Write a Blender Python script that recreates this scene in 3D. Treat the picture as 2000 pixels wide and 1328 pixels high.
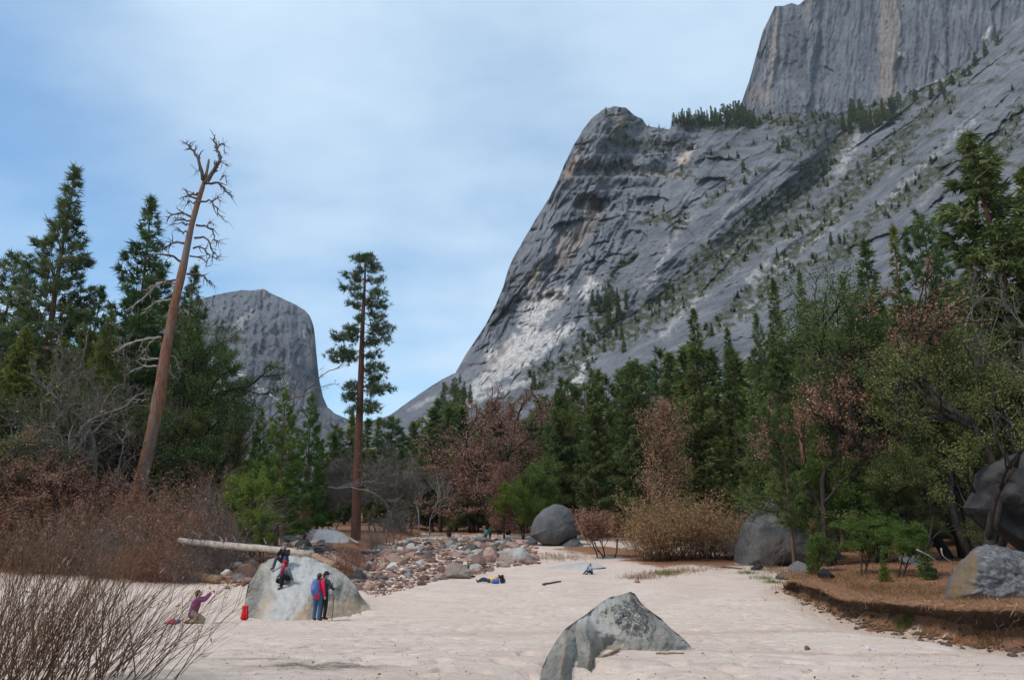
import bpy, math, random
import numpy as np
from mathutils import Vector, Matrix, Quaternion

for o in list(bpy.data.objects):
    bpy.data.objects.remove(o)
SC = bpy.context.scene
COL = SC.collection
R = math.radians

# ------------------------------------------------------------------ camera
F_PX, PITCH, CAM_Z = 1428.0, R(13.24), 4.1
cam_d = bpy.data.cameras.new('camera')
cam_d.sensor_width = 36.0
cam_d.lens = 36.0 * F_PX / 2000.0
cam_d.clip_start = 0.1
cam_d.clip_end = 20000.0
cam = bpy.data.objects.new('camera', cam_d)
COL.objects.link(cam)
cam.location = (0, 0, CAM_Z)
cam.rotation_euler = (R(90) + PITCH, 0, 0)
SC.camera = cam

# ------------------------------------------------------------------ sky
SUN_EL, SUN_AZ = R(52), R(-122)          # azimuth from +Y, positive towards +X: over the left shoulder
world = bpy.data.worlds.new('World')
SC.world = world
world.use_nodes = True
wn, wl = world.node_tree.nodes, world.node_tree.links
wn.clear()
w_out = wn.new('ShaderNodeOutputWorld')
w_bg = wn.new('ShaderNodeBackground')
w_bg.inputs['Strength'].default_value = 0.082
sky = wn.new('ShaderNodeTexSky')
sky.sky_type = 'NISHITA'
sky.sun_disc = False
sky.sun_elevation = SUN_EL
sky.sun_rotation = SUN_AZ
sky.altitude = 1200.0
sky.air_density = 1.15
sky.dust_density = 0.6
sky.ozone_density = 1.6
# thin drifting cloud, laid out on a flat layer high above the ground, the same all round
w_tc = wn.new('ShaderNodeTexCoord')
w_sep = wn.new('ShaderNodeSeparateXYZ')
wl.new(w_tc.outputs['Generated'], w_sep.inputs[0])
def wmath(op, a, b=None, clamp=False):
    m = wn.new('ShaderNodeMath'); m.operation = op; m.use_clamp = clamp
    for i, v in enumerate((a, b)):
        if v is None: continue
        if isinstance(v, (int, float)): m.inputs[i].default_value = v
        else: wl.new(v, m.inputs[i])
    return m.outputs[0]
w_z = wmath('MAXIMUM', wmath('ADD', w_sep.outputs['Z'], 0.35), 0.12)
w_cx = wmath('DIVIDE', w_sep.outputs['X'], w_z)
w_cy = wmath('DIVIDE', w_sep.outputs['Y'], w_z)
w_comb = wn.new('ShaderNodeCombineXYZ')
wl.new(w_cx, w_comb.inputs[0]); wl.new(w_cy, w_comb.inputs[1])
def wnoise(scale, detail, rough, dist, off, sx=1.0, sy=1.0):
    mp = wn.new('ShaderNodeMapping')
    mp.inputs['Location'].default_value = off
    mp.inputs['Scale'].default_value = (sx, sy, 1)
    wl.new(w_comb.outputs[0], mp.inputs[0])
    n = wn.new('ShaderNodeTexNoise')
    n.inputs['Scale'].default_value = scale; n.inputs['Detail'].default_value = detail
    n.inputs['Roughness'].default_value = rough; n.inputs['Distortion'].default_value = dist
    wl.new(mp.outputs[0], n.inputs['Vector'])
    return n.outputs['Fac']
CLOUD_OFF = (-27.22, 7.58, 0.0)
c_big = wnoise(0.62, 1.5, 0.4, 0.0, CLOUD_OFF)
c_mid = wnoise(2.6, 5.0, 0.5, 0.0, (1.3, 4.2, 0), 1.0, 1.6)
w_f = wmath('ADD', wmath('MULTIPLY', c_big, 0.74), wmath('MULTIPLY', c_mid, 0.30))
w_ramp = wn.new('ShaderNodeMapRange'); w_ramp.interpolation_type = 'SMOOTHSTEP'
w_ramp.inputs['From Min'].default_value = 0.34; w_ramp.inputs['From Max'].default_value = 0.66
w_ramp.inputs['To Min'].default_value = 0.12; w_ramp.inputs['To Max'].default_value = 0.97
wl.new(w_f, w_ramp.inputs['Value'])
w_mix = wn.new('ShaderNodeMix'); w_mix.data_type = 'RGBA'
wl.new(w_ramp.outputs[0], w_mix.inputs['Factor'])
w_tint = wn.new('ShaderNodeMix'); w_tint.data_type = 'RGBA'; w_tint.blend_type = 'MULTIPLY'
w_tint.inputs['Factor'].default_value = 1.0
w_tint.inputs['B'].default_value = (0.45, 0.82, 1.02, 1)    # white balance of the picture: a cold, cyan blue
wl.new(sky.outputs[0], w_tint.inputs['A'])
wl.new(w_tint.outputs['Result'], w_mix.inputs['A'])
w_mix.inputs['B'].default_value = (4.15, 5.2, 6.15, 1)       # lit cloud, the same brightness everywhere
wl.new(w_mix.outputs['Result'], w_bg.inputs['Color'])
wl.new(w_bg.outputs[0], w_out.inputs[0])

# ------------------------------------------------------------------ sun behind thin cloud
sun_d = bpy.data.lights.new('sun', 'SUN')
sun_d.energy = 1.5
sun_d.angle = R(14)
sun_d.color = (1.0, 0.93, 0.84)
sun = bpy.data.objects.new('sun', sun_d)
COL.objects.link(sun)
sdir = Vector((math.sin(SUN_AZ) * math.cos(SUN_EL), math.cos(SUN_AZ) * math.cos(SUN_EL), math.sin(SUN_EL)))
sun.rotation_euler = sdir.to_track_quat('Z', 'Y').to_euler()

SC.view_settings.view_transform = 'Standard'
SC.view_settings.look = 'None'
SC.view_settings.exposure = 1.1
SC.view_settings.gamma = 1.0
SC.view_settings.use_curve_mapping = False
SC.cycles.max_bounces = 5
SC.cycles.diffuse_bounces = 3
SC.cycles.transmission_bounces = 3
SC.cycles.transparent_max_bounces = 6
SC.cycles.use_denoising = True
SC.cycles.volume_step_rate = 4

# ================================================================== helpers
rng = np.random.default_rng(7)
CT, ST = math.cos(PITCH), math.sin(PITCH)

def ray(px, py):
    px = np.asarray(px, float); py = np.asarray(py, float)
    u = (px - 1000.0) / F_PX; v = (664.0 - py) / F_PX
    return np.stack([u, CT - v * ST, ST + v * CT], -1)

def at(px, py, D):
    """world point seen at photo pixel (px, py) standing D metres in front of the camera"""
    r = ray(px, py)
    s = np.asarray(D, float) / r[..., 1]
    p = r * s[..., None]
    p[..., 2] += CAM_Z
    return p

# ---- gradient noise (numpy)
_perm = np.random.default_rng(11).permutation(512)
_perm = np.concatenate([_perm, _perm, _perm])
_ang = np.random.default_rng(12).uniform(0, 2 * np.pi, 512)
_gx, _gy = np.cos(_ang), np.sin(_ang)
def perlin(x, y, seed=0):
    x = np.asarray(x, float) + seed * 17.31; y = np.asarray(y, float) + seed * 9.77
    xi = np.floor(x).astype(int); yi = np.floor(y).astype(int)
    xf = x - xi; yf = y - yi
    u = xf * xf * xf * (xf * (xf * 6 - 15) + 10); v = yf * yf * yf * (yf * (yf * 6 - 15) + 10)
    def g(ix, iy, dx, dy):
        h = _perm[(_perm[ix & 511] + iy) & 511]
        return _gx[h] * dx + _gy[h] * dy
    a = g(xi, yi, xf, yf); b = g(xi + 1, yi, xf - 1, yf)
    c = g(xi, yi + 1, xf, yf - 1); d = g(xi + 1, yi + 1, xf - 1, yf - 1)
    return ((a + u * (b - a)) * (1 - v) + (c + u * (d - c)) * v) * 1.5
def fbm(x, y, octv=4, seed=0, gain=0.5):
    s = 0; a = 1.0; n = 0
    for i in range(octv):
        s = s + a * perlin(np.asarray(x) * 2 ** i, np.asarray(y) * 2 ** i, seed + i); n += a; a *= gain
    return s / n
def ridged(x, y, octv=4, seed=0, gain=0.5):
    s = 0; a = 1.0; n = 0
    for i in range(octv):
        s = s + a * (1 - 2 * np.abs(perlin(np.asarray(x) * 2 ** i, np.asarray(y) * 2 ** i, seed + i))); n += a; a *= gain
    return s / n
def cells(x, y, seed=0):
    """a random value per Voronoi cell: sharp-edged blocks"""
    x = np.asarray(x, float); y = np.asarray(y, float); xi = np.floor(x).astype(int); yi = np.floor(y).astype(int)
    best = np.full(x.shape, 9.0); val = np.zeros(x.shape)
    for dx in (-1, 0, 1):
        for dy in (-1, 0, 1):
            h = _perm[(_perm[(xi + dx + seed * 37) & 511] + yi + dy + seed * 11) & 511]; h2 = _perm[(h + 101) & 511]; h3 = _perm[(h + 257) & 511]
            d = (xi + dx + 0.1 + 0.8 * h / 512.0 - x) ** 2 + (yi + dy + 0.1 + 0.8 * h2 / 512.0 - y) ** 2
            m = d < best; best = np.where(m, d, best); val = np.where(m, h3 / 256.0 - 1.0, val)
    return val
def sstep(a, b, x):
    t = np.clip((np.asarray(x, float) - a) / (b - a), 0, 1)
    return t * t * (3 - 2 * t)
def seg_dist(X, Y, pts):
    """distance to a polyline"""
    best = np.full(np.shape(X), 1e9)
    for (x0, y0), (x1, y1) in zip(pts[:-1], pts[1:]):
        dx, dy = x1 - x0, y1 - y0
        t = np.clip(((X - x0) * dx + (Y - y0) * dy) / (dx * dx + dy * dy + 1e-9), 0, 1)
        best = np.minimum(best, np.hypot(X - x0 - t * dx, Y - y0 - t * dy))
    return best
def poly_sd(X, Y, pts):
    """signed distance to a polygon, negative inside"""
    d = seg_dist(X, Y, list(pts) + [pts[0]])
    ins = np.zeros(np.shape(X), bool)
    n = len(pts)
    for i in range(n):
        x0, y0 = pts[i]; x1, y1 = pts[(i + 1) % n]
        c = ((y0 > Y) != (y1 > Y)) & (X < (x1 - x0) * (Y - y0) / (y1 - y0 + 1e-12) + x0)
        ins ^= c
    return np.where(ins, -d, d)

# ---- meshes
def new_mesh(name, verts, faces, mats, attrs=None, smooth=True, mat_idx=None):
    """faces: list of int arrays (n,3) or (n,4)"""
    me = bpy.data.meshes.new(name)
    verts = np.asarray(verts, np.float32).reshape(-1, 3)
    faces = [np.asarray(f, np.int32) for f in faces if len(f)]
    nf = sum(len(f) for f in faces)
    loops = np.concatenate([f.ravel() for f in faces])
    sizes = np.concatenate([np.full(len(f), f.shape[1], np.int32) for f in faces])
    me.vertices.add(len(verts)); me.vertices.foreach_set('co', verts.ravel())
    me.loops.add(len(loops)); me.loops.foreach_set('vertex_index', loops)
    me.polygons.add(nf)
    me.polygons.foreach_set('loop_start', np.concatenate([[0], np.cumsum(sizes)[:-1]]).astype(np.int32))
    me.polygons.foreach_set('use_smooth', np.full(nf, smooth, bool))
    for m in (mats if isinstance(mats, (list, tuple)) else [mats]):
        me.materials.append(m)
    if mat_idx is not None:
        me.polygons.foreach_set('material_index', np.asarray(mat_idx, np.int32))
    for k, a in (attrs or {}).items():
        at_ = me.attributes.new(k, 'FLOAT', 'POINT')
        at_.data.foreach_set('value', np.asarray(a, np.float32).ravel())
    me.update(calc_edges=True)
    return me
def link(name, data, parent=None, loc=None):
    o = bpy.data.objects.new(name, data)
    COL.objects.link(o)
    if parent is not None: o.parent = parent
    if loc is not None: o.location = loc
    return o
def tag(o, label, cat, group=None):
    o['label'] = label; o['category'] = cat
    if group: o['group'] = group
    return o
def struct(o, label=None):
    o['kind'] = 'structure'
    if label: o['label'] = label
    return o
def copy_tree(o, parent=None):
    c = o.copy(); COL.objects.link(c); c.parent = parent
    for ch in list(o.children): copy_tree(ch, c)
    return c
class Geo:
    """collects vertices, faces and one float attribute"""
    def __init__(self): self.v = []; self.t = []; self.q = []; self.a = []; self.n = 0
    def add(self, v, t=None, q=None, a=0.5):
        v = np.asarray(v, float).reshape(-1, 3)
        if t is not None and len(t): self.t.append(np.asarray(t) + self.n)
        if q is not None and len(q): self.q.append(np.asarray(q) + self.n)
        self.v.append(v)
        self.a.append(np.broadcast_to(np.asarray(a, float), (len(v),)).copy())
        self.n += len(v)
    def mesh(self, name, mat, smooth=True):
        f = []
        if self.t: f.append(np.concatenate(self.t))
        if self.q: f.append(np.concatenate(self.q))
        return new_mesh(name, np.concatenate(self.v), f, mat, {'var': np.concatenate(self.a)}, smooth)
def grid_faces(nr, nc, wrap=False):
    r = np.arange(nr - 1)[:, None]; c = np.arange(nc if wrap else nc - 1)[None, :]
    c2 = (c + 1) % nc
    a = r * nc + c; b = r * nc + c2
    return np.stack([a, b, b + nc, a + nc], -1).reshape(-1, 4)
def tubes(P, Rad, sides=5, cap=True):
    """P (n,k,3) polylines, Rad (n,k): returns verts, quads, tris"""
    P = np.asarray(P, float); Rad = np.asarray(Rad, float)
    n, k, _ = P.shape
    T = np.gradient(P, axis=1)
    T /= np.linalg.norm(T, axis=2, keepdims=True) + 1e-9
    main = P[:, -1] - P[:, 0]
    ref = np.where((np.abs(main[:, 2]) > 0.85 * (np.linalg.norm(main, axis=1) + 1e-9))[:, None], np.array([[1.0, 0.03, 0]]), np.array([[0.03, 0, 1.0]]))[:, None, :]
    A = np.cross(T, ref); A /= np.linalg.norm(A, axis=2, keepdims=True) + 1e-9
    B = np.cross(T, A)
    th = np.arange(sides) * 2 * np.pi / sides
    V = P[:, :, None, :] + Rad[:, :, None, None] * (np.cos(th)[None, None, :, None] * A[:, :, None, :] + np.sin(th)[None, None, :, None] * B[:, :, None, :])
    base = grid_faces(k, sides, True)
    Q = (base[None] + (np.arange(n) * k * sides)[:, None, None]).reshape(-1, 4)
    Tn = np.zeros((0, 3), int)
    if cap and sides >= 3:
        fan = np.array([[0, i, i + 1] for i in range(1, sides - 1)])
        s0 = fan[:, ::-1]; s1 = fan + (k - 1) * sides
        both = np.concatenate([s0, s1])
        Tn = (both[None] + (np.arange(n) * k * sides)[:, None, None]).reshape(-1, 3)
    return V.reshape(-1, 3), Q, Tn
def add_tubes(g, P, Rad, sides=5, a=0.5):
    P = np.asarray(P, float)
    if len(P) == 0: return
    v, q, t = tubes(P, Rad, sides)
    if np.ndim(a) == 1: a = np.repeat(a, P.shape[1] * sides)
    g.add(v, t, q, a)
def resample(pts, k):
    pts = np.asarray(pts, float)
    d = np.concatenate([[0], np.cumsum(np.linalg.norm(np.diff(pts, axis=0), axis=1))])
    t = np.linspace(0, d[-1], k)
    return np.stack([np.interp(t, d, pts[:, i]) for i in range(pts.shape[1])], -1)
def smooth_line(pts, k):
    """Catmull-Rom through pts, k samples"""
    pts = np.asarray(pts, float)
    p = np.vstack([2 * pts[0] - pts[1], pts, 2 * pts[-1] - pts[-2]])
    n = len(pts) - 1
    u = np.linspace(0, n, k); i = np.minimum(u.astype(int), n - 1); f = (u - i)[:, None]
    p0, p1, p2, p3 = p[i], p[i + 1], p[i + 2], p[i + 3]
    return 0.5 * ((2 * p1) + (-p0 + p2) * f + (2 * p0 - 5 * p1 + 4 * p2 - p3) * f * f + (-p0 + 3 * p1 - 3 * p2 + p3) * f ** 3)
def unit(v): return v / (np.linalg.norm(v, axis=-1, keepdims=True) + 1e-9)

# ---- materials
class NT:
    def __init__(self, name):
        self.m = bpy.data.materials.new(name); self.m.use_nodes = True
        self.n = self.m.node_tree.nodes; self.l = self.m.node_tree.links
        self.n.clear()
        self.out = self.n.new('ShaderNodeOutputMaterial')
    def put(self, sock, v):
        if isinstance(v, bpy.types.NodeSocket): self.l.new(v, sock)
        elif v is not None:
            if hasattr(sock, 'default_value'):
                if isinstance(v, (tuple, list)) and len(v) == 3 and sock.type == 'RGBA': v = tuple(v) + (1,)
                sock.default_value = v
    def node(self, t, **kw):
        nd = self.n.new(t)
        for k, v in kw.items(): setattr(nd, k, v)
        return nd
    def attr(self, name):
        nd = self.node('ShaderNodeAttribute'); nd.attribute_name = name
        return nd.outputs['Fac']
    def pos(self, scale=(1, 1, 1), rot=(0, 0, 0), obj=False):
        s = self.node('ShaderNodeTexCoord').outputs['Object'] if obj else self.node('ShaderNodeNewGeometry').outputs['Position']
        mp = self.node('ShaderNodeMapping'); self.l.new(s, mp.inputs[0])
        mp.inputs['Scale'].default_value = scale; mp.inputs['Rotation'].default_value = rot
        return mp.outputs[0]
    def noise(self, vec, scale, detail=4, rough=0.55, dist=0.0):
        nd = self.node('ShaderNodeTexNoise'); self.l.new(vec, nd.inputs['Vector'])
        nd.inputs['Scale'].default_value = scale; nd.inputs['Detail'].default_value = detail
        nd.inputs['Roughness'].default_value = rough; nd.inputs['Distortion'].default_value = dist
        return nd.outputs['Fac']
    def voro(self, vec, scale, feature='F1'):
        nd = self.node('ShaderNodeTexVoronoi', feature=feature); self.l.new(vec, nd.inputs['Vector'])
        nd.inputs['Scale'].default_value = scale
        return nd.outputs['Distance']
    def rng(self, v, a, b, c=0.0, d=1.0):
        nd = self.node('ShaderNodeMapRange'); self.put(nd.inputs['Value'], v)
        for k, x in zip(('From Min', 'From Max', 'To Min', 'To Max'), (a, b, c, d)): nd.inputs[k].default_value = x
        return nd.outputs[0]
    def math(self, op, a, b=None):
        nd = self.node('ShaderNodeMath', operation=op); self.put(nd.inputs[0], a)
        if b is not None: self.put(nd.inputs[1], b)
        return nd.outputs[0]
    def mix(self, f, a, b, mode='MIX'):
        nd = self.node('ShaderNodeMix', data_type='RGBA', blend_type=mode)
        self.put(nd.inputs['Factor'], f); self.put(nd.inputs['A'], a); self.put(nd.inputs['B'], b)
        return nd.outputs['Result']
    def ramp(self, f, stops):
        nd = self.node('ShaderNodeValToRGB'); self.put(nd.inputs[0], f)
        e = nd.color_ramp.elements
        while len(e) < len(stops): e.new(0.5)
        for el, (p, c) in zip(e, stops): el.position = p; el.color = tuple(c) + (1,)
        return nd.outputs[0]
    def bump(self, h, strength=0.5, dist=0.1, prev=None):
        nd = self.node('ShaderNodeBump'); nd.inputs['Strength'].default_value = strength; nd.inputs['Distance'].default_value = dist
        self.put(nd.inputs['Height'], h)
        if prev is not None: self.l.new(prev, nd.inputs['Normal'])
        return nd.outputs[0]
    def finish(self, col, rough=0.85, normal=None, spec=0.2):
        p = self.node('ShaderNodeBsdfPrincipled')
        self.put(p.inputs['Base Color'], col); self.put(p.inputs['Roughness'], rough)
        p.inputs['Specular IOR Level'].default_value = spec
        if normal is not None: self.l.new(normal, p.inputs['Normal'])
        self.l.new(p.outputs[0], self.out.inputs[0])
        return self.m
    def leaf(self, col, trans=0.3):
        d = self.node('ShaderNodeBsdfDiffuse'); t = self.node('ShaderNodeBsdfTranslucent')
        self.put(d.inputs[0], col); self.put(t.inputs[0], col)
        mx = self.node('ShaderNodeMixShader'); mx.inputs[0].default_value = trans
        self.l.new(d.outputs[0], mx.inputs[1]); self.l.new(t.outputs[0], mx.inputs[2])
        self.l.new(mx.outputs[0], self.out.inputs[0])
        return self.m

def plain_mat(name, col, rough=0.8, nscale=30.0, var=0.25, spec=0.25):
    t = NT(name); n = t.noise(t.pos(obj=True), nscale, 4)
    c = t.mix(n, tuple(x * (1 - var) for x in col), tuple(min(1, x * (1 + var)) for x in col))
    return t.finish(c, rough, t.bump(n, 0.25, 0.01), spec)
def foliage_mat(name, dark, mid, light, trans=0.28, hue=None):
    t = NT(name)
    v = t.attr('var')
    oi = t.node('ShaderNodeObjectInfo').outputs['Random']
    c = t.ramp(v, [(0.0, dark), (0.5, mid), (1.0, light)])
    green = mid[1] > mid[0]
    tints = [(0.0, (0.80, 0.98, 0.95)), (0.45, (1.05, 1.08, 1.0)), (0.75, (1.25, 1.22, 0.95)), (1.0, (1.50, 1.40, 0.90))] if green else [(0.0, (0.78, 0.78, 0.82)), (0.5, (1.0, 1.0, 1.0)), (1.0, (1.15, 1.13, 1.12))]
    c = t.mix(1.0, c, t.ramp(oi, tints), 'MULTIPLY')
    return t.leaf(c, trans)
# ================================================================== ground
_py = np.array([(-400, 2.6), (4, 2.55), (8, 2.42), (12, 1.97), (18, 1.2), (25, 0.42), (31, 0.0), (40, 0.0), (50, 0.15), (75, 0.9), (100, 1.1), (130, 1.25), (200, 2.0), (300, 5.0), (500, 10.0), (9000, 10.0)])
BANK = np.array([(-60, 5.5), (5, 8.0), (12, 10.2), (18, 11.9), (24, 12.9), (30, 13.6), (36, 14.2), (41, 14.9), (46, 17.5), (54, 22.0), (70, 26.0), (100, 34.0), (200, 60)])
LEFTB = np.array([(-60, -60), (30, -60), (36, -44), (41, -13.6), (44, -14.5), (47, -22), (50, -30), (52, -38.0), (55, -70), (9000, -70)])
def bank_x(Y): return np.interp(Y, BANK[:, 0], BANK[:, 1])
def ground_z(X, Y, fine=True):
    X = np.asarray(X, float); Y = np.asarray(Y, float)
    rr = np.where(Y > 0, np.hypot(Y, 0.25 * X), Y)
    z = np.interp(rr, _py[:, 0], _py[:, 1])
    z = z + 0.16 * fbm(X / 9.0, Y / 9.0, 3, 3) * sstep(3, 12, np.hypot(X, Y))
    z = z - 0.30 * np.exp(-((X - 0.62) / 0.62) ** 2 - ((Y - 8.9) / 1.2) ** 2)      # scoured hollow at the near end of the foreground boulder
    # right bank: a step up on to the needle-covered terrace
    w = bank_x(Y) + 0.35 * fbm(X * 0 + Y / 1.7, Y * 0, 3, 5)
    d = X - w
    h = 0.62 * sstep(60, 44, Y) + 0.12
    z = z + h * sstep(-0.15, 0.75, d) + 0.05 * np.clip(d, 0, 40) * sstep(8, 30, Y)
    z = z - 0.28 * np.exp(-((d + 1.0) / 1.1) ** 2) * sstep(36, 26, Y)
    z = z + 0.12 * np.clip(d - 12, 0, 60) * sstep(20, 40, Y)
    # thicket bank on the left
    dl = left_d(X, Y)
    z = z + 0.5 * sstep(0.0, 2.5, dl) + 0.03 * np.clip(dl, 0, 60)
    # stony stream bed, slightly hollow
    if fine:
        near = sstep(60, 25, np.hypot(X, Y))
        z = z + near * (0.035 * fbm(X / 1.1, Y / 1.1, 3, 21) + 0.022 * fbm(X / 0.33, Y / 0.33, 3, 31) - 0.10 * sstep(0.18, 0.5, perlin(X / 0.40, Y / 0.6, 32)) * sstep(-0.35, 0.1, fbm(X / 5, Y / 5, 2, 33)) + 0.010 * ridged(X / 2.6, Y / 0.8, 2, 34))
    return z
LEFT_LINE = [(-75, 56), (-40, 52.5), (-30, 50), (-22, 46.5), (-14.0, 42.5), (-11, 43.5), (-9.5, 48), (-12, 60), (-12, 200)]
LEFT_POLY = LEFT_LINE + [(-400, 200), (-400, 56)]
def left_d(X, Y): return -poly_sd(np.asarray(X, float), np.asarray(Y, float), LEFT_POLY)
def on_ground(px, py):
    """where the ray through a photo pixel meets the ground"""
    r = ray(px, py)
    Y = np.concatenate([np.linspace(4, 80, 500), np.linspace(80.5, 400, 500)])
    P = r[None] * (Y / r[1])[:, None]; P[:, 2] += CAM_Z
    hit = np.nonzero(P[:, 2] <= ground_z(P[:, 0], P[:, 1], False))[0]
    i = hit[0] if len(hit) else len(Y) - 1
    p = P[i]; return np.array([p[0], p[1], float(ground_z(p[0], p[1]))])

def sand_attrs(X, Y):
    d = X - bank_x(Y)
    n = fbm(X / 2.2, Y / 2.2, 4, 41)
    litter = sstep(-0.9, 0.2, d + 0.9 * n) * sstep(7, 12, Y)
    litter = np.maximum(litter, sstep(-0.6, 1.2, left_d(X, Y) + 1.5 * n))
    litter = np.maximum(litter, sstep(98, 112, Y + 12 * n))
    # leaf drift under the bush and the little shrub
    for (cx, cy, r) in ((13.5, 60, 6.5), (19, 60, 5.0), (9.6, 66, 4.0), (7.5, 70, 4.5)):
        litter = np.maximum(litter, 0.85 * sstep(r, r * 0.45, np.hypot(X - cx, (Y - cy) * 0.7) + 2.2 * n))
    # the orange wash lines across the sand
    wash = np.exp(-((Y - 12.6 - 0.10 * X + 0.9 * fbm(X / 5, Y / 5, 2, 51)) / 0.75) ** 2) * sstep(2.0, 4.5, X)
    wash = np.maximum(wash, 0.7 * np.exp(-((Y - 22.5 - 0.2 * X + 1.6 * fbm(X / 6, Y / 6, 2, 52)) / 1.3) ** 2) * sstep(-5, 1, X))
    wash = np.maximum(wash, 0.8 * sstep(-2.4, -0.4, d + 0.9 * n) * sstep(8, 12, Y) * (1 - litter))
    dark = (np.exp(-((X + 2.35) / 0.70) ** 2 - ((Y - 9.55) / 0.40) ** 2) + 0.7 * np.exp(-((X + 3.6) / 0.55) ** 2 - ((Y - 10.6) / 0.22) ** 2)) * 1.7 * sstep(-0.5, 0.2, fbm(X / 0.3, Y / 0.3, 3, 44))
    return np.clip(litter, 0, 1), np.clip(wash, 0, 1), np.clip(dark, 0, 1)

def mat_ground():
    t = NT('sand_and_litter')
    P = t.pos()
    n1 = t.noise(P, 0.35, 5, 0.6); n2 = t.noise(P, 6.0, 6, 0.65); n3 = t.noise(P, 60.0, 3, 0.6); n4 = t.noise(P, 22.0, 4, 0.7, 0.4)
    sand = t.mix(t.rng(n1, 0.35, 0.65), (0.60, 0.472, 0.385), (0.69, 0.56, 0.468))
    sand = t.mix(t.rng(n2, 0.35, 0.7, 0, 0.45), sand, (0.46, 0.365, 0.305))
    n5 = t.noise(t.pos((0.5, 1.6, 1)), 1.4, 6, 0.7, 0.5)
    sand = t.mix(t.rng(n5, 0.50, 0.68, 0, 0.55), sand, (0.40, 0.31, 0.25))
    sand = t.mix(t.rng(n3, 0.58, 0.72, 0, 0.6), sand, (0.30, 0.235, 0.195))
    speck = t.rng(t.noise(P, 11.0, 3, 0.6), 0.655, 0.70)
    sand = t.mix(t.math('MULTIPLY', speck, 0.75), sand, (0.10, 0.07, 0.055))
    sand = t.mix(t.math('MULTIPLY', t.attr('wash'), t.rng(n2, 0.3, 0.6, 0.35, 0.85)), sand, (0.42, 0.285, 0.20))
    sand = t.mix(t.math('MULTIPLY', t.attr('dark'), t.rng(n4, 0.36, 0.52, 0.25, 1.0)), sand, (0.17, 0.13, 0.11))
    lit = t.ramp(n4, [(0.3, (0.07, 0.038, 0.024)), (0.5, (0.235, 0.118, 0.066)), (0.68, (0.37, 0.205, 0.122)), (0.8, (0.42, 0.31, 0.22))])
    fac = t.math('ADD', t.attr('litter'), t.rng(n2, 0.3, 0.7, -0.3, 0.3))
    col = t.mix(t.rng(fac, 0.38, 0.62), sand, lit)
    h = t.math('ADD', t.math('MULTIPLY', n2, 1.0), t.math('MULTIPLY', n3, 0.35))
    return t.finish(col, 0.95, t.bump(h, 0.8, 0.07), 0.1)

az = np.concatenate([np.linspace(-180, -50, 40)[:-1], np.linspace(-50, 50, 460), np.linspace(50, 180, 40)[1:]])
rad = np.concatenate([np.geomspace(0.6, 4.5, 14)[:-1], np.geomspace(4.5, 130, 420)[:-1], np.geomspace(130, 3300, 44)])
AZ, RD = np.meshgrid(np.radians(az), rad)
gX, gY = RD * np.sin(AZ), RD * np.cos(AZ)
gZ = ground_z(gX, gY)
li, wa, da = sand_attrs(gX, gY)
me = new_mesh('ground', np.stack([gX, gY, gZ], -1).reshape(-1, 3), [grid_faces(len(rad), len(az))[:, ::-1]], mat_ground(), {'litter': li, 'wash': wa, 'dark': da})
struct(link('ground', me), 'pale sand flat with brown needle litter along its edges')

# ================================================================== mountains
def rbf(ctrl, X, Y):
    c = np.array(ctrl, float); n = len(c)
    r = np.hypot(c[:, None, 0] - c[None, :, 0], c[:, None, 1] - c[None, :, 1])
    A = np.zeros((n + 3, n + 3)); A[:n, :n] = r; A[:n, n] = 1; A[:n, n + 1] = c[:, 0]; A[:n, n + 2] = c[:, 1]
    A[n:, :n] = A[:n, n:].T
    w = np.linalg.solve(A, np.concatenate([np.log(c[:, 2]), [0, 0, 0]]))
    out = w[n] + w[n + 1] * X + w[n + 2] * Y
    for i in range(n): out = out + w[i] * np.hypot(X - c[i, 0], Y - c[i, 1])
    return np.exp(out)
def paint(X, Y, shapes, jit=5.0, seed=60, soft=3.0):
    """union of polygons ('p', pts) and bands ('b', pts, half width), edges roughened"""
    j = jit * (fbm(X / 13.0, Y / 13.0, 4, seed, 0.6)) * 1.8
    m = np.zeros_like(X)
    for s in shapes:
        d = poly_sd(X, Y, s[1]) if s[0] == 'p' else seg_dist(X, Y, s[1]) - s[2]
        k = s[-1] if isinstance(s[-1], float) and s[0] == 'p' else 1.0
        m = np.maximum(m, k * sstep(soft, -soft, d + j))
    return m
def lines(X, Y, ang, long, short, octv, seed, kind=ridged):
    """noise drawn out along a direction (degrees, photo axes)"""
    a = R(ang); u = X * math.cos(a) + Y * math.sin(a); v = -X * math.sin(a) + Y * math.cos(a)
    wob = 0.35 * short * fbm(X / (short * 2), Y / (short * 2), 2, seed + 40)
    return kind(u / long, (v + wob) / short, octv, seed)
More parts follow.
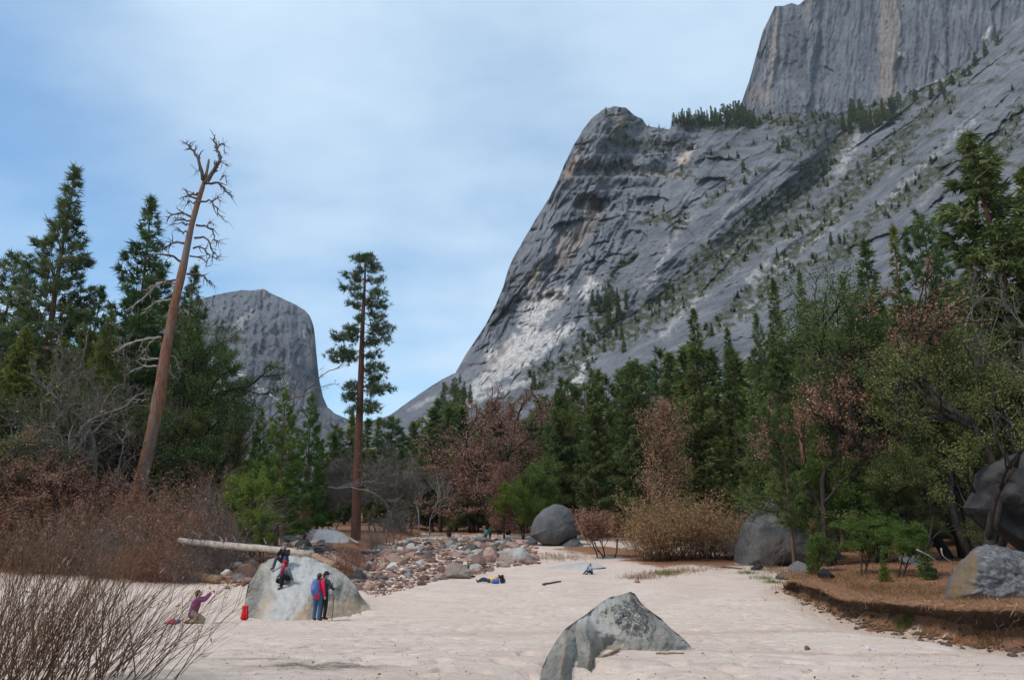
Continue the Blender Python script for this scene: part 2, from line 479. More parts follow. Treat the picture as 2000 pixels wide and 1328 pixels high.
def cliff(name, top, bottom, px0, px1, step, depth_fn, attr_fn, mat, label, rough=2.0, seed=0):
    px = np.arange(px0, px1 + step, step, float)
    tp = np.interp(px, [p[0] for p in top], [p[1] for p in top]) + rough * fbm(px / 14.0, px * 0 + seed, 4, seed, 0.65)
    bt = np.interp(px, [p[0] for p in bottom], [p[1] for p in bottom])
    nr = int(max(bt - tp) / step) + 2
    t = np.linspace(0, 1, nr)[:, None]
    PY = tp[None] + (bt - tp)[None] * t; PX = np.broadcast_to(px[None], PY.shape)
    D = depth_fn(PX, PY)
    V = at(PX, PY, D)
    at_ = attr_fn(PX, PY)
    # the far side of the ridge, so that the rock has a back
    back = []
    for dd, dz in ((0.35, 0.5), (0.25, 0.9), (0.06, 0.22), (0.015, 0.05)):
        b = V[0].copy(); h = b[:, 2] - CAM_Z
        s = 1 + dd; b[:, 0] *= s; b[:, 1] *= s; b[:, 2] = b[:, 2] - h * dz + 0 * h; back.append(b)
    VV = np.concatenate([np.stack(back), V]); nb = len(back)
    A = {k: np.concatenate([np.repeat(a[:1], nb, 0), a]) for k, a in at_.items()}
    me = new_mesh(name, VV.reshape(-1, 3), [grid_faces(VV.shape[0], VV.shape[1])[:, ::-1]], mat, A)
    o = struct(link(name, me), label)
    return o, (px, tp, bt, PX, PY, V)

def mat_granite(name, dark, light, streak_rot, scale=1.0, streak=(1, 1, 0.12)):
    t = NT(name)
    P = t.pos((0.01 * scale,) * 3)
    n1 = t.noise(P, 1.6, 7, 0.62); n2 = t.noise(P, 9.0, 7, 0.68, 0.6); n3 = t.noise(P, 40.0, 5, 0.7)
    S = t.pos(tuple(0.01 * scale * s for s in streak), streak_rot)
    s1 = t.noise(S, 10.0, 6, 0.65); s2 = t.noise(S, 34.0, 5, 0.6)
    c = t.mix(t.rng(n1, 0.34, 0.66), dark, light)
    c = t.mix(t.rng(s1, 0.50, 0.70, 0, 0.75), c, tuple(x * 0.55 for x in dark))
    c = t.mix(t.rng(s2, 0.55, 0.72, 0, 0.45), c, tuple(min(1, x * 1.5) for x in light))
    c = t.mix(t.rng(n2, 0.56, 0.70, 0, 0.6), c, tuple(x * 0.5 for x in dark))
    n4 = t.noise(P, 4.0, 6, 0.7, 1.2)
    c = t.mix(t.rng(n4, 0.50, 0.62, 0, 0.55), c, tuple(x * 0.62 for x in dark))
    c = t.mix(t.rng(n3, 0.3, 0.75, 0, 0.35), c, tuple(x * 1.35 for x in light))
    c = t.mix(t.math('MULTIPLY', t.attr('warm'), t.rng(n2, 0.3, 0.62, 0.9, 0.35)), c, (0.40, 0.29, 0.20))
    c = t.mix(t.math('MULTIPLY', t.attr('pale'), t.rng(t.math('ADD', t.math('MULTIPLY', n2, 0.6), t.math('MULTIPLY', n3, 0.4)), 0.42, 0.58, 1.0, 0.15)), c, (0.60, 0.55, 0.505))
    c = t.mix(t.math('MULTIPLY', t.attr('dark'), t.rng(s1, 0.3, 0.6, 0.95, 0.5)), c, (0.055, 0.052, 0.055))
    veg = t.mix(t.rng(n3, 0.35, 0.7), (0.050, 0.052, 0.034), (0.110, 0.102, 0.068))
    c = t.mix(t.rng(t.math('ADD', t.attr('veg'), t.rng(n3, 0.3, 0.7, -0.35, 0.35)), 0.55, 0.95), c, veg)
    h = t.math('ADD', t.math('ADD', t.math('MULTIPLY', n2, 1.0), t.math('MULTIPLY', s1, 0.8)), t.math('MULTIPLY', n3, 0.4))
    return t.finish(c, 0.9, t.bump(h, 0.8, 4.0 / scale), 0.15)

# ---- the near massif: domed cap, cliff, slabs
NEAR_TOP = [(700, 905), (760, 870), (820, 815), (860, 770), (882, 742), (893, 722), (910, 692), (935, 655), (952, 628), (966, 600), (983, 560), (992, 528), (1003, 503), (1022, 470), (1050, 422), (1072, 388), (1090, 352), (1104, 318), (1120, 285), (1138, 255), (1155, 232), (1178, 214), (1200, 208), (1222, 211), (1240, 226), (1255, 233), (1263, 246), (1285, 250), (1308, 253), (1314, 236), (1330, 230), (1380, 236), (1450, 240), (1478, 228), (1500, 224), (1560, 222), (1640, 220), (1700, 205), (1760, 186), (1830, 160), (1880, 128), (1920, 96), (1960, 62), (2000, 26), (2200, -160)]
NEAR_BOT = [(700, 1010), (1100, 1010), (2200, 1010)]
FAR_SIDE = [(700, 905, 620), (760, 870, 600), (893, 722, 720), (950, 640, 760), (1003, 503, 800), (1090, 352, 850), (1150, 240, 890), (1210, 208, 920), (1262, 246, 950), (1310, 252, 990), (1400, 242, 1080), (1480, 226, 1190), (1640, 219, 1230), (1750, 190, 1220), (1880, 128, 1190), (2000, 26, 1180), (2200, -160, 1180),
            (900, 800, 480), (900, 900, 250), (900, 1010, 150), (1000, 700, 640), (1050, 600, 735), (1050, 500, 775), (1100, 700, 560), (1150, 600, 690), (1150, 500, 755), (1150, 345, 850), (1150, 335, 880), (1300, 340, 880), (1300, 352, 850), (1300, 450, 760), (1300, 560, 640), (1250, 650, 520), (1200, 760, 360),
            (1400, 430, 740), (1400, 520, 600), (1400, 620, 440), (1400, 760, 270), (1400, 900, 170), (1400, 1010, 130), (1500, 350, 870), (1500, 290, 960), (1600, 300, 960), (1700, 250, 1070), (1800, 200, 1130), (1900, 140, 1150), (1600, 380, 820), (1600, 480, 600), (1700, 600, 330), (1700, 800, 150), (2000, 700, 150), (2000, 1010, 90), (2200, 1010, 80), (1200, 1010, 140), (1100, 850, 250)]
NEAR_SIDE = [p for p in FAR_SIDE if not (p[0] >= 1590 and p[1] <= 400)] + [(1620, 400, 720), (1700, 340, 700), (1830, 215, 700), (1900, 150, 690), (2000, 55, 680), (2200, -130, 670), (1800, 350, 540), (1900, 300, 480), (2000, 200, 520), (2000, 350, 370), (1800, 480, 390), (2000, 500, 250), (1600, 600, 370)]
CREST = [(1480, 520), (1560, 455), (1620, 402), (1690, 346), (1760, 284), (1830, 216), (1900, 150), (2000, 52), (2200, -135)]
def near_depth(X, Y):
    Df = rbf(FAR_SIDE, X, Y); Dn = rbf(NEAR_SIDE, X, Y)
    cy = np.interp(X, [p[0] for p in CREST], [p[1] for p in CREST]) + 5 * fbm(X / 30, X * 0, 3, 71)
    w = sstep(-3, 3, Y - cy) * sstep(1520, 1640, X) + (1 - sstep(1520, 1640, X))
    D = Df * (1 - w) + Dn * w
    slab = sstep(-30, 30, (Y - 300) + (X - 1330) * 0.75 - 0) * sstep(1180, 1330, X + 0.3 * (Y - 500))
    px_m = D / F_PX                                    # metres per photo pixel
    rel = np.zeros_like(D)
    # cliff: slanting buttresses and flakes parallel to the left skyline
    c = (1 - slab)
    rel += c * px_m * (26 * lines(X, Y, 118, 260, 75, 3, 1, fbm) + 9 * lines(X, Y, 122, 110, 34, 3, 2) + 3.0 * lines(X, Y, 110, 40, 13, 2, 3) + 3.0 * fbm(X / 22, Y / 17, 4, 4) + 1.0 * ridged(X / 8, Y / 7, 3, 5))
    # ledges under the cap
    cap = sstep(380, 300, Y) * sstep(1080, 1130, X) * (1 - slab)
    for ly, amp in ((262, 5), (300, 8), (345, 18), (372, 7), (412, 10)):
        yy = ly + 9 * fbm(X / 60, X * 0 + ly, 3, 77)
        rel += c * px_m * amp * sstep(1060, 1130, X) * sstep(1480, 1380, X) * (sstep(-2, 2, yy - Y) - sstep(0, 34, yy - Y) * 1.0)
    # hollow under the arch and overhangs in the middle of the cliff
    for (cx, cy_, rx, ry, amp) in ((1150, 402, 30, 22, 16), (1275, 395, 34, 12, 12), (1240, 470, 26, 22, 9), (1400, 320, 45, 13, 12), (1395, 360, 36, 14, 14), (1075, 610, 45, 40, 14), (1330, 460, 26, 16, 8)):
        q = np.hypot((X - cx) / rx, (Y - cy_) / ry) + 0.25 * fbm(X / 15, Y / 15, 3, 79)
        rel += px_m * amp * sstep(1.05, 0.8, q)
    # slabs: long parallel grooves falling from upper right to lower left
    rel += slab * px_m * (20 * lines(X, Y, 137, 320, 85, 3, 6, fbm) + 6.5 * lines(X, Y, 139, 170, 30, 2, 7) + 1.5 * lines(X, Y, 141, 60, 8, 2, 8) + 2.2 * fbm(X / 26, Y / 20, 4, 9) + 0.5 * ridged(X / 7, Y / 6, 2, 10))
    # breaks across the slabs (roofs)
    for (cx, cy_, ln, an, amp) in ((1700, 470, 70, 160, 12), (1560, 600, 60, 165, 14), (1480, 655, 60, 170, 10), (1820, 440, 80, 165, 12), (1120, 745, 60, 165, 7), (1900, 300, 90, 140, 10), (1560, 380, 80, 140, 9)):
        a = R(an); u = (X - cx) * math.cos(a) + (Y - cy_) * math.sin(a); v = -(X - cx) * math.sin(a) + (Y - cy_) * math.cos(a) + 8 * fbm(X / 25, Y / 25, 3, 83)
        v = -v
        rel += px_m * amp * sstep(ln, ln * 0.6, np.abs(u)) * sstep(-2, 2, v) * sstep(26, 2, v)
    g1 = sstep(0.62, 0.95, lines(X, Y, 120, 150, 34, 2, 91)); g2 = sstep(0.60, 0.95, lines(X, Y, 139, 240, 30, 2, 92)); g3 = sstep(0.70, 0.96, ridged(X / 30, Y / 24, 2, 93)); g4 = sstep(0.66, 0.96, lines(X, Y, 165, 110, 26, 2, 94))
    rm = sstep(-0.25, 0.30, fbm(X / 95, Y / 80, 3, 104)); rm2 = sstep(-0.2, 0.3, lines(X, Y, 140, 260, 90, 3, 105, fbm))
    rel = 2.0 * rel + px_m * (c * (16 * g1 * rm + 9 * g3 * rm * rm + 15 * g4 * (0.2 + 0.8 * rm)) + slab * (15 * g2 * (0.25 + 0.75 * rm2) + 6 * g3 * rm * rm2 + 7 * g4 * rm2))
    rel += px_m * (c * 34 * lines(X, Y, 112, 420, 130, 2, 106, fbm) + slab * 40 * lines(X, Y, 138, 520, 130, 2, 107, fbm))
    # stepped flakes: the face breaks back in plates
    fl = lines(X, Y, 125, 200, 60, 3, 95, fbm) * 3.2; rel += c * px_m * 9 * (np.floor(fl) - fl + sstep(0.0, 0.12, fl - np.floor(fl)))
    fs = lines(X, Y, 140, 320, 55, 3, 96, fbm) * 3.0; rel += slab * px_m * 7 * (np.floor(fs) - fs + sstep(0.0, 0.12, fs - np.floor(fs)))
    wx = X + 7 * fbm(X / 24, Y / 24, 3, 111); wy = Y + 7 * fbm(X / 24, Y / 24, 3, 112)
    ca, sa = math.cos(R(118)), math.sin(R(118)); u = wx * ca + wy * sa; v_ = -wx * sa + wy * ca
    rel += c * px_m * (0.35 + 0.65 * rm) * (20 * cells(u / 105, v_ / 40, 1) + 8 * cells(u / 40, v_ / 17, 2) + 2.5 * cells(u / 13, v_ / 7, 3))
    ca, sa = math.cos(R(139)), math.sin(R(139)); u = wx * ca + wy * sa; v_ = -wx * sa + wy * ca
    rel += slab * px_m * (18 * cells(u / 200, v_ / 44, 4) * (0.3 + 0.7 * rm2) + 4.5 * cells(u / 70, v_ / 15, 5) * rm2 + 2.0 * cells(u / 20, v_ / 8, 6) * rm * rm2)
    # the wooded gully that parts the cliff from the slabs, and the rounded edge of the buttress beside it
    GUL = [(1660, 250), (1600, 340), (1530, 410), (1440, 475), (1350, 545), (1270, 605), (1190, 655), (1110, 715), (1040, 765)]
    gd = seg_dist(X, Y, GUL) + 12 * fbm(X / 40, Y / 40, 3, 120); rel += px_m * (85 * np.exp(-(gd / 30) ** 2) - 45 * np.exp(-((gd - 75) / 45) ** 2) * (Y + 0.75 * X < 1480 + 60))
    GU2 = [(1860, 190), (1770, 285), (1690, 360), (1600, 450), (1520, 520), (1440, 600)]
    gd = seg_dist(X, Y, GU2) + 10 * fbm(X / 30, Y / 30, 3, 121); rel += px_m * 40 * np.exp(-(gd / 18) ** 2)
    return D + rel
VEG = [('b', [(1660, 250), (1600, 340), (1530, 410), (1440, 475), (1350, 545), (1270, 605), (1190, 655), (1110, 715)], 13), ('b', [(1770, 285), (1690, 360), (1600, 450), (1520, 520), (1440, 600)], 9), ('b', [(1480, 236), (1560, 238), (1640, 236), (1700, 225), (1790, 195), (1880, 140)], 11), ('b', [(1165, 338), (1230, 333), (1340, 343), (1370, 352)], 5), ('b', [(1190, 268), (1240, 285), (1330, 285)], 9), ('b', [(1310, 248), (1400, 250), (1460, 248)], 5),
       ('b', [(1640, 285), (1590, 330), (1540, 375), (1470, 420), (1400, 480), (1355, 520)], 10), ('b', [(1700, 330), (1640, 390), (1560, 440), (1490, 470), (1420, 520), (1340, 580), (1250, 615)], 12),
       ('b', [(1850, 195), (1770, 265), (1690, 325), (1640, 380)], 12), ('p', [(1160, 585), (1215, 575), (1225, 615), (1190, 660), (1130, 700), (1100, 690), (1150, 640)]), ('b', [(1270, 425), (1330, 432)], 9), ('b', [(1255, 432), (1300, 425)], 7),
       ('b', [(1400, 640), (1470, 600), (1540, 530), (1620, 500), (1700, 430)], 9), ('b', [(1040, 735), (1120, 700), (1220, 660), (1300, 620), (1340, 590)], 10), ('b', [(1000, 790), (1060, 755), (1140, 720)], 7), ('b', [(1840, 330), (1770, 380), (1700, 430), (1640, 500)], 12), ('b', [(1980, 240), (1950, 300), (1900, 380)], 14), ('p', [(1520, 250), (1600, 245), (1640, 270), (1590, 310), (1520, 300)], 0.7), ('b', [(1480, 330), (1420, 370), (1380, 400)], 6), ('b', [(870, 760), (900, 775), (880, 800)], 9), ('b', [(1230, 500), (1180, 560)], 5), ('b', [(1500, 560), (1440, 590), (1380, 650)], 8), ('b', [(1620, 350), (1560, 400)], 8)]
PALE = [('p', [(1018, 598), (1040, 572), (1075, 562), (1108, 558), (1100, 585), (1070, 615), (1048, 655), (1030, 665), (1012, 640)]), ('p', [(900, 778), (930, 742), (975, 700), (1000, 655), (1045, 655), (1130, 628), (1125, 645), (1060, 690), (1010, 725), (950, 762), (905, 790)]), ('p', [(1128, 578), (1150, 540), (1172, 550), (1146, 582)]), ('p', [(948, 690), (962, 672), (970, 690), (955, 705)]),
        ('b', [(1300, 655), (1330, 610), (1372, 575)], 7), ('b', [(1420, 500), (1445, 470), (1480, 452)], 8), ('b', [(1470, 550), (1500, 522), (1545, 505)], 11), ('b', [(1555, 495), (1620, 440), (1640, 425)], 6), ('b', [(1640, 335), (1655, 300), (1672, 270)], 9), ('b', [(1270, 560), (1292, 510), (1318, 462), (1345, 425)], 3), ('b', [(1115, 760), (1140, 715)], 9), ('b', [(1330, 315), (1355, 290)], 5), ('b', [(910, 790), (960, 770), (1040, 740)], 4), ('b', [(1700, 420), (1800, 330), (1900, 240)], 3), ('b', [(1560, 470), (1660, 385), (1740, 300)], 3), ('p', [(1840, 420), (1860, 415), (1850, 440), (1835, 440)]), ('b', [(1440, 620), (1500, 570)], 5)]
WARM = [('p', [(1140, 395), (1170, 392), (1172, 425), (1140, 425)]), ('p', [(1192, 222), (1222, 226), (1228, 255), (1212, 258)]), ('p', [(1100, 345), (1125, 300), (1135, 315), (1112, 355)]), ('b', [(1150, 337), (1250, 340), (1330, 345)], 2), ('p', [(1090, 470), (1140, 430), (1180, 425), (1120, 500), (1080, 540)], 0.6), ('p', [(1325, 292), (1350, 288), (1345, 320), (1325, 325)]), ('p', [(1040, 520), (1060, 500), (1050, 560), (1030, 570)], 0.7), ('p', [(940, 700), (1000, 660), (1030, 700), (950, 740)], 0.45)]
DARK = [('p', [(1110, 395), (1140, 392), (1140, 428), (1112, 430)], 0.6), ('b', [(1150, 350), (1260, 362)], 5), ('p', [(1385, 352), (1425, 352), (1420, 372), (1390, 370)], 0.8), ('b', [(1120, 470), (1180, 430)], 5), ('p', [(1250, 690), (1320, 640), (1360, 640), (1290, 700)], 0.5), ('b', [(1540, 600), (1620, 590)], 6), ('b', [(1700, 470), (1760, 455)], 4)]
def near_attr(X, Y):
    v = paint(X, Y, [(q[0], q[1], q[2] * 1.5) if q[0] == 'b' else q for q in VEG], 15, 61, 10) * sstep(-0.32, 0.0, fbm(X / 13, Y / 10, 4, 97))
    sl = sstep(-40, 60, (Y - 300) + (X - 1330) * 0.75) * sstep(1180, 1300, X)
    v = np.maximum(v, 0.8 * sl * sstep(0.26, 0.48, lines(X, Y, 141, 130, 40, 5, 98, fbm)) * sstep(-0.1, 0.2, fbm(X / 16, Y / 12, 3, 99)))
    v = np.maximum(v, 0.75 * sstep(1130, 1190, X) * sstep(350, 330, Y) * sstep(0.05, 0.3, lines(X, Y, 172, 60, 14, 4, 100, fbm)))
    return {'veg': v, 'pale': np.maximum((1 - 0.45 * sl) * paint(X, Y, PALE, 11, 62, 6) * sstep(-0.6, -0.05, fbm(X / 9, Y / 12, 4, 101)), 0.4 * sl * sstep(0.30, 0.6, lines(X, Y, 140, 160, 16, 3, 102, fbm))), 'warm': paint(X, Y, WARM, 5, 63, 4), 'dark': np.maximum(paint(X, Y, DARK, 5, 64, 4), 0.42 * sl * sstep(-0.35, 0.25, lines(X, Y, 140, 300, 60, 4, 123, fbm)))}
m_near = mat_granite('granite_near', (0.072, 0.076, 0.087), (0.200, 0.204, 0.216), (R(0), R(38), R(0)), 2.2, (1, 1, 0.16))
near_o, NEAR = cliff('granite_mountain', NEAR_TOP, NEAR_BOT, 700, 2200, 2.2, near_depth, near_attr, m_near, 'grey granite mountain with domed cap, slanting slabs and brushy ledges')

# ---- the great sheer face behind
FACE_TOP = [(1425, 262), (1440, 225), (1452, 190), (1466, 150), (1478, 105), (1490, 62), (1500, 42), (1513, 13), (1530, 12), (1545, 7), (1560, 10), (1574, -2), (1600, -40), (1680, -120), (1800, -200), (2200, -300)]
FACE_BOT = [(1425, 275), (1480, 290), (1640, 280), (1760, 240), (1880, 190), (2000, 120), (2200, 0)]
def face_depth(X, Y):
    D = rbf([(1440, 230, 1330), (1500, 40, 1360), (1500, 230, 1290), (1640, 225, 1280), (1640, 0, 1330), (1800, 170, 1270), (1800, 0, 1310), (2000, 20, 1260), (2200, -100, 1250), (1800, -200, 1370), (2200, -300, 1350), (1520, -20, 1370)], X, Y)
    k = D / F_PX
    wx = X + 5 * fbm(X / 25, Y / 25, 3, 114)
    return D + 1.25 * k * (0.5 + 4 * cells(wx / 24, Y / 110, 9) + 2 * cells(wx / 10, Y / 40, 10) * sstep(1700, 1560, X) + 6 * lines(X, Y, 94, 300, 60, 3, 11, fbm) + 5 * lines(X, Y, 95, 160, 16, 3, 12) + 1.8 * lines(X, Y, 96, 60, 6, 2, 13) + 3 * ridged(X / 30, Y / 30, 4, 14) * sstep(1660, 1560, X) + 1.2 * ridged(X / 9, Y / 8, 3, 15) + 10 * sstep(-3, 3, X - 1524 - 6 * fbm(Y / 30, Y * 0, 3, 16) + (Y - 40) * 0.12) * sstep(200, 150, Y) + 12 * sstep(-4, 4, X - 1600 + 0.1 * Y + 20 * fbm(Y / 60, X / 60, 3, 17)))
def face_attr(X, Y):
    return {'veg': paint(X, Y, [('b', [(1470, 232), (1640, 228), (1760, 200)], 4)], 4, 65), 'pale': paint(X, Y, [('b', [(1640, 225), (1760, 190), (1830, 160)], 3), ('p', [(1918, 75), (1935, 50), (1930, 75)]), ('b', [(1755, 105), (1762, 108)], 3)], 3, 66),
            'warm': paint(X, Y, [('p', [(1508, 30), (1524, 32), (1518, 110), (1505, 200), (1490, 212), (1500, 120)]), ('p', [(1462, 195), (1475, 150), (1490, 170), (1485, 212)], 0.7), ('b', [(1740, 0), (1735, 180)], 20), ('p', [(1560, 0), (1590, 0), (1580, 60), (1562, 40)], 0.5)], 6, 67, 5) * 0.55,
            'dark': paint(X, Y, [('b', [(1790, -100), (1795, 130)], 2), ('b', [(1903, 0), (1885, 85)], 3), ('b', [(1757, 110), (1755, 170)], 3), ('b', [(1840, 0), (1850, 100)], 3), ('p', [(1530, 40), (1570, 30), (1580, 180), (1540, 150)], 0.55), ('b', [(1700, -50), (1710, 100)], 3), ('b', [(1820, 40), (1822, 160)], 2)], 6, 68, 3)}
m_face = mat_granite('granite_face', (0.095, 0.102, 0.118), (0.175, 0.180, 0.192), (0, 0, 0), 1.1, (1, 1, 0.05))
cliff('granite_face', FACE_TOP, FACE_BOT, 1425, 2200, 2.2, face_depth, face_attr, m_face, 'sheer streaked granite face towering behind the wooded bench', 2.5, 3)

# ---- the far square-topped cliff on the left and the low ridge beyond
FARC_TOP = [(200, 640), (300, 610), (380, 588), (405, 580), (440, 572), (470, 567), (500, 567), (514, 564), (524, 570), (545, 580), (580, 596), (596, 606), (606, 618), (613, 638), (616, 665), (619, 700), (623, 738), (631, 775), (640, 795), (655, 808), (690, 822), (720, 840)]
def farc_depth(X, Y):
    D = rbf([(200, 640, 2300), (405, 580, 2250), (515, 565, 2200), (606, 618, 2150), (619, 700, 2080), (640, 795, 2000), (720, 840, 2150), (560, 660, 2010), (500, 640, 2040), (430, 660, 2050), (500, 760, 1850), (560, 780, 1880), (420, 780, 1750), (300, 800, 1650), (500, 860, 1550), (620, 860, 1650), (720, 960, 1200), (200, 960, 1100), (590, 700, 1990)], X, Y)
    k = D / F_PX; rt = sstep(520, 570, X)
    r = rt * (9 * lines(X, Y, 88, 160, 22, 3, 21) + 4 * lines(X, Y, 88, 60, 7, 3, 22)) + (1 - rt) * (9 * lines(X, Y, 150, 100, 26, 3, 23) + 3 * lines(X, Y, 140, 40, 9, 3, 24))
    r = r + 4 * fbm(X / 30, Y / 22, 4, 25) + 0.8 * ridged(X / 9, Y / 8, 3, 26)
    for ly in (655, 700, 745):
        yy = ly + 6 * fbm(X / 40, X * 0 + ly, 3, 27); r = r + 7 * (sstep(-2, 2, yy - Y) - sstep(0, 25, yy - Y)) * sstep(600, 540, X)
    r = r + 14 * lines(X, Y, 80, 200, 60, 2, 28, fbm) + 5 * sstep(0.6, 0.95, lines(X, Y, 90, 120, 20, 2, 29))
    wx = X + 5 * fbm(X / 20, Y / 20, 3, 113); r = 0.6 * r + 5 * cells(wx / 15, Y / 46, 7) + 2.5 * cells(wx / 7, Y / 18, 8)
    return D + 1.9 * k * r
def farc_attr(X, Y):
    return {'veg': paint(X, Y, [('b', [(380, 640), (420, 650), (470, 665)], 9), ('b', [(530, 573), (580, 594), (600, 605)], 3), ('b', [(400, 578), (470, 566)], 2), ('p', [(430, 800), (640, 810), (700, 850), (700, 1000), (300, 1000), (300, 800)], 0.55)], 5, 69, 4),
            'pale': paint(X, Y, [('p', [(455, 635), (480, 610), (500, 600), (470, 650)], 0.5), ('p', [(545, 725), (560, 720), (560, 755), (545, 755)], 0.7), ('b', [(440, 700), (480, 740), (560, 790)], 3), ('p', [(585, 640), (600, 650), (610, 720), (595, 700)], 0.4), ('b', [(400, 760), (480, 770)], 4)], 5, 70),
            'warm': paint(X, Y, [('p', [(507, 570), (518, 564), (520, 575)], 0.7), ('p', [(590, 640), (612, 650), (615, 720), (600, 720)], 0.6)], 4, 71), 'dark': paint(X, Y, [('p', [(480, 660), (560, 655), (570, 760), (480, 740)], 0.4)], 8, 72, 8)}
m_farc = mat_granite('granite_far', (0.070, 0.076, 0.092), (0.155, 0.158, 0.172), (0, 0, 0), 0.9, (1, 1, 0.10))
cliff('distant_cliff', FARC_TOP, [(200, 1000), (720, 1000)], 200, 720, 2.2, farc_depth, farc_attr, m_farc, 'distant square-shouldered granite cliff beyond the leaning snag', 1.6, 5)
RIDGE_TOP = [(600, 870), (680, 826), (720, 822), (760, 812), (790, 790), (815, 772), (845, 752), (865, 740), (885, 730), (920, 722), (1000, 720)]
def ridge_depth(X, Y):
    D = rbf([(600, 870, 1900), (760, 812, 1700), (885, 730, 1750), (1000, 720, 1750), (760, 900, 900), (900, 820, 1300), (1000, 1000, 700), (600, 1000, 700)], X, Y)
    return D + D / F_PX * (8 * lines(X, Y, 145, 90, 20, 3, 31) + 2.5 * ridged(X / 12, Y / 9, 3, 32))
def ridge_attr(X, Y):
    z = np.zeros_like(X)
    return {'veg': paint(X, Y, [('b', [(760, 812), (815, 772), (885, 730)], 2), ('p', [(700, 850), (1000, 800), (1000, 1000), (700, 1000)], 0.6)], 5, 73), 'pale': paint(X, Y, [('b', [(800, 800), (850, 775)], 4)], 4, 74) * 0.6, 'warm': z, 'dark': z}
cliff('far_ridge', RIDGE_TOP, [(600, 1000), (1000, 1000)], 600, 1000, 3, ridge_depth, ridge_attr, m_farc, 'low granite ridge running down to the gap in the valley', 1.2, 9)
# ================================================================== plants: builders
def bark_mat(name, dark, light, patch=None, zs=0.15):
    t = NT(name); P = t.pos((1, 1, zs), obj=True)
    n = t.noise(P, 9.0, 6, 0.65); n2 = t.noise(P, 30.0, 4, 0.6)
    c = t.mix(t.rng(n, 0.35, 0.65), dark, light)
    c = t.mix(t.rng(n2, 0.5, 0.7, 0, 0.5), c, tuple(x * 0.5 for x in dark))
    if patch:
        n3 = t.noise(t.pos((1, 1, 0.3), obj=True), 0.7, 6, 0.7)
        c = t.mix(t.rng(n3, 0.47, 0.60), c, patch)
    return t.finish(c, 0.95, t.bump(t.math('ADD', n, t.math('MULTIPLY', n2, 0.5)), 0.8, 0.06), 0.1)
B_PINE = bark_mat('pine_bark', (0.085, 0.050, 0.038), (0.20, 0.115, 0.080))
B_CENTRE = bark_mat('ponderosa_bark', (0.085, 0.042, 0.030), (0.17, 0.082, 0.055))
B_SNAG = bark_mat('snag_bark', (0.105, 0.054, 0.038), (0.31, 0.145, 0.082), (0.19, 0.145, 0.125))
B_OAK = bark_mat('oak_bark', (0.020, 0.016, 0.014), (0.065, 0.052, 0.046))
B_GREY = bark_mat('grey_twig_bark', (0.119, 0.101, 0.092), (0.266, 0.231, 0.210))
B_BIRCH = bark_mat('pale_bark', (0.32, 0.30, 0.28), (0.55, 0.52, 0.48))
B_RED = bark_mat('red_twig_bark', (0.136, 0.064, 0.043), (0.336, 0.157, 0.096))
B_WILLOW = bark_mat('willow_bark', (0.085, 0.048, 0.030), (0.235, 0.140, 0.082))
L_PINE = foliage_mat('pine_needles', (0.040, 0.060, 0.026), (0.105, 0.138, 0.056), (0.200, 0.225, 0.100))
L_PINE2 = foliage_mat('pine_needles_bluish', (0.040, 0.060, 0.040), (0.095, 0.125, 0.075), (0.180, 0.205, 0.125))
L_FIR = foliage_mat('fir_needles', (0.038, 0.054, 0.020), (0.108, 0.132, 0.046), (0.205, 0.220, 0.085))
L_CEDAR = foliage_mat('cedar_sprays', (0.042, 0.056, 0.022), (0.115, 0.138, 0.054), (0.205, 0.225, 0.095))
L_GREEN = foliage_mat('young_green_leaves', (0.045, 0.075, 0.018), (0.125, 0.180, 0.048), (0.235, 0.290, 0.090), 0.5)
L_OLIVE = foliage_mat('live_oak_leaves', (0.048, 0.058, 0.022), (0.132, 0.148, 0.058), (0.235, 0.245, 0.105))
L_BROWN = foliage_mat('dry_oak_leaves', (0.15, 0.078, 0.050), (0.36, 0.200, 0.135), (0.54, 0.33, 0.235), 0.35)
L_PINK = foliage_mat('faded_oak_leaves', (0.14, 0.080, 0.060), (0.30, 0.175, 0.130), (0.44, 0.275, 0.205), 0.3)
L_RUST = foliage_mat('rusty_bramble_leaves', (0.14, 0.075, 0.048), (0.30, 0.165, 0.105), (0.46, 0.29, 0.20), 0.3)
L_GOLD = foliage_mat('golden_shrub_leaves', (0.19, 0.115, 0.058), (0.40, 0.255, 0.130), (0.60, 0.42, 0.23), 0.4)

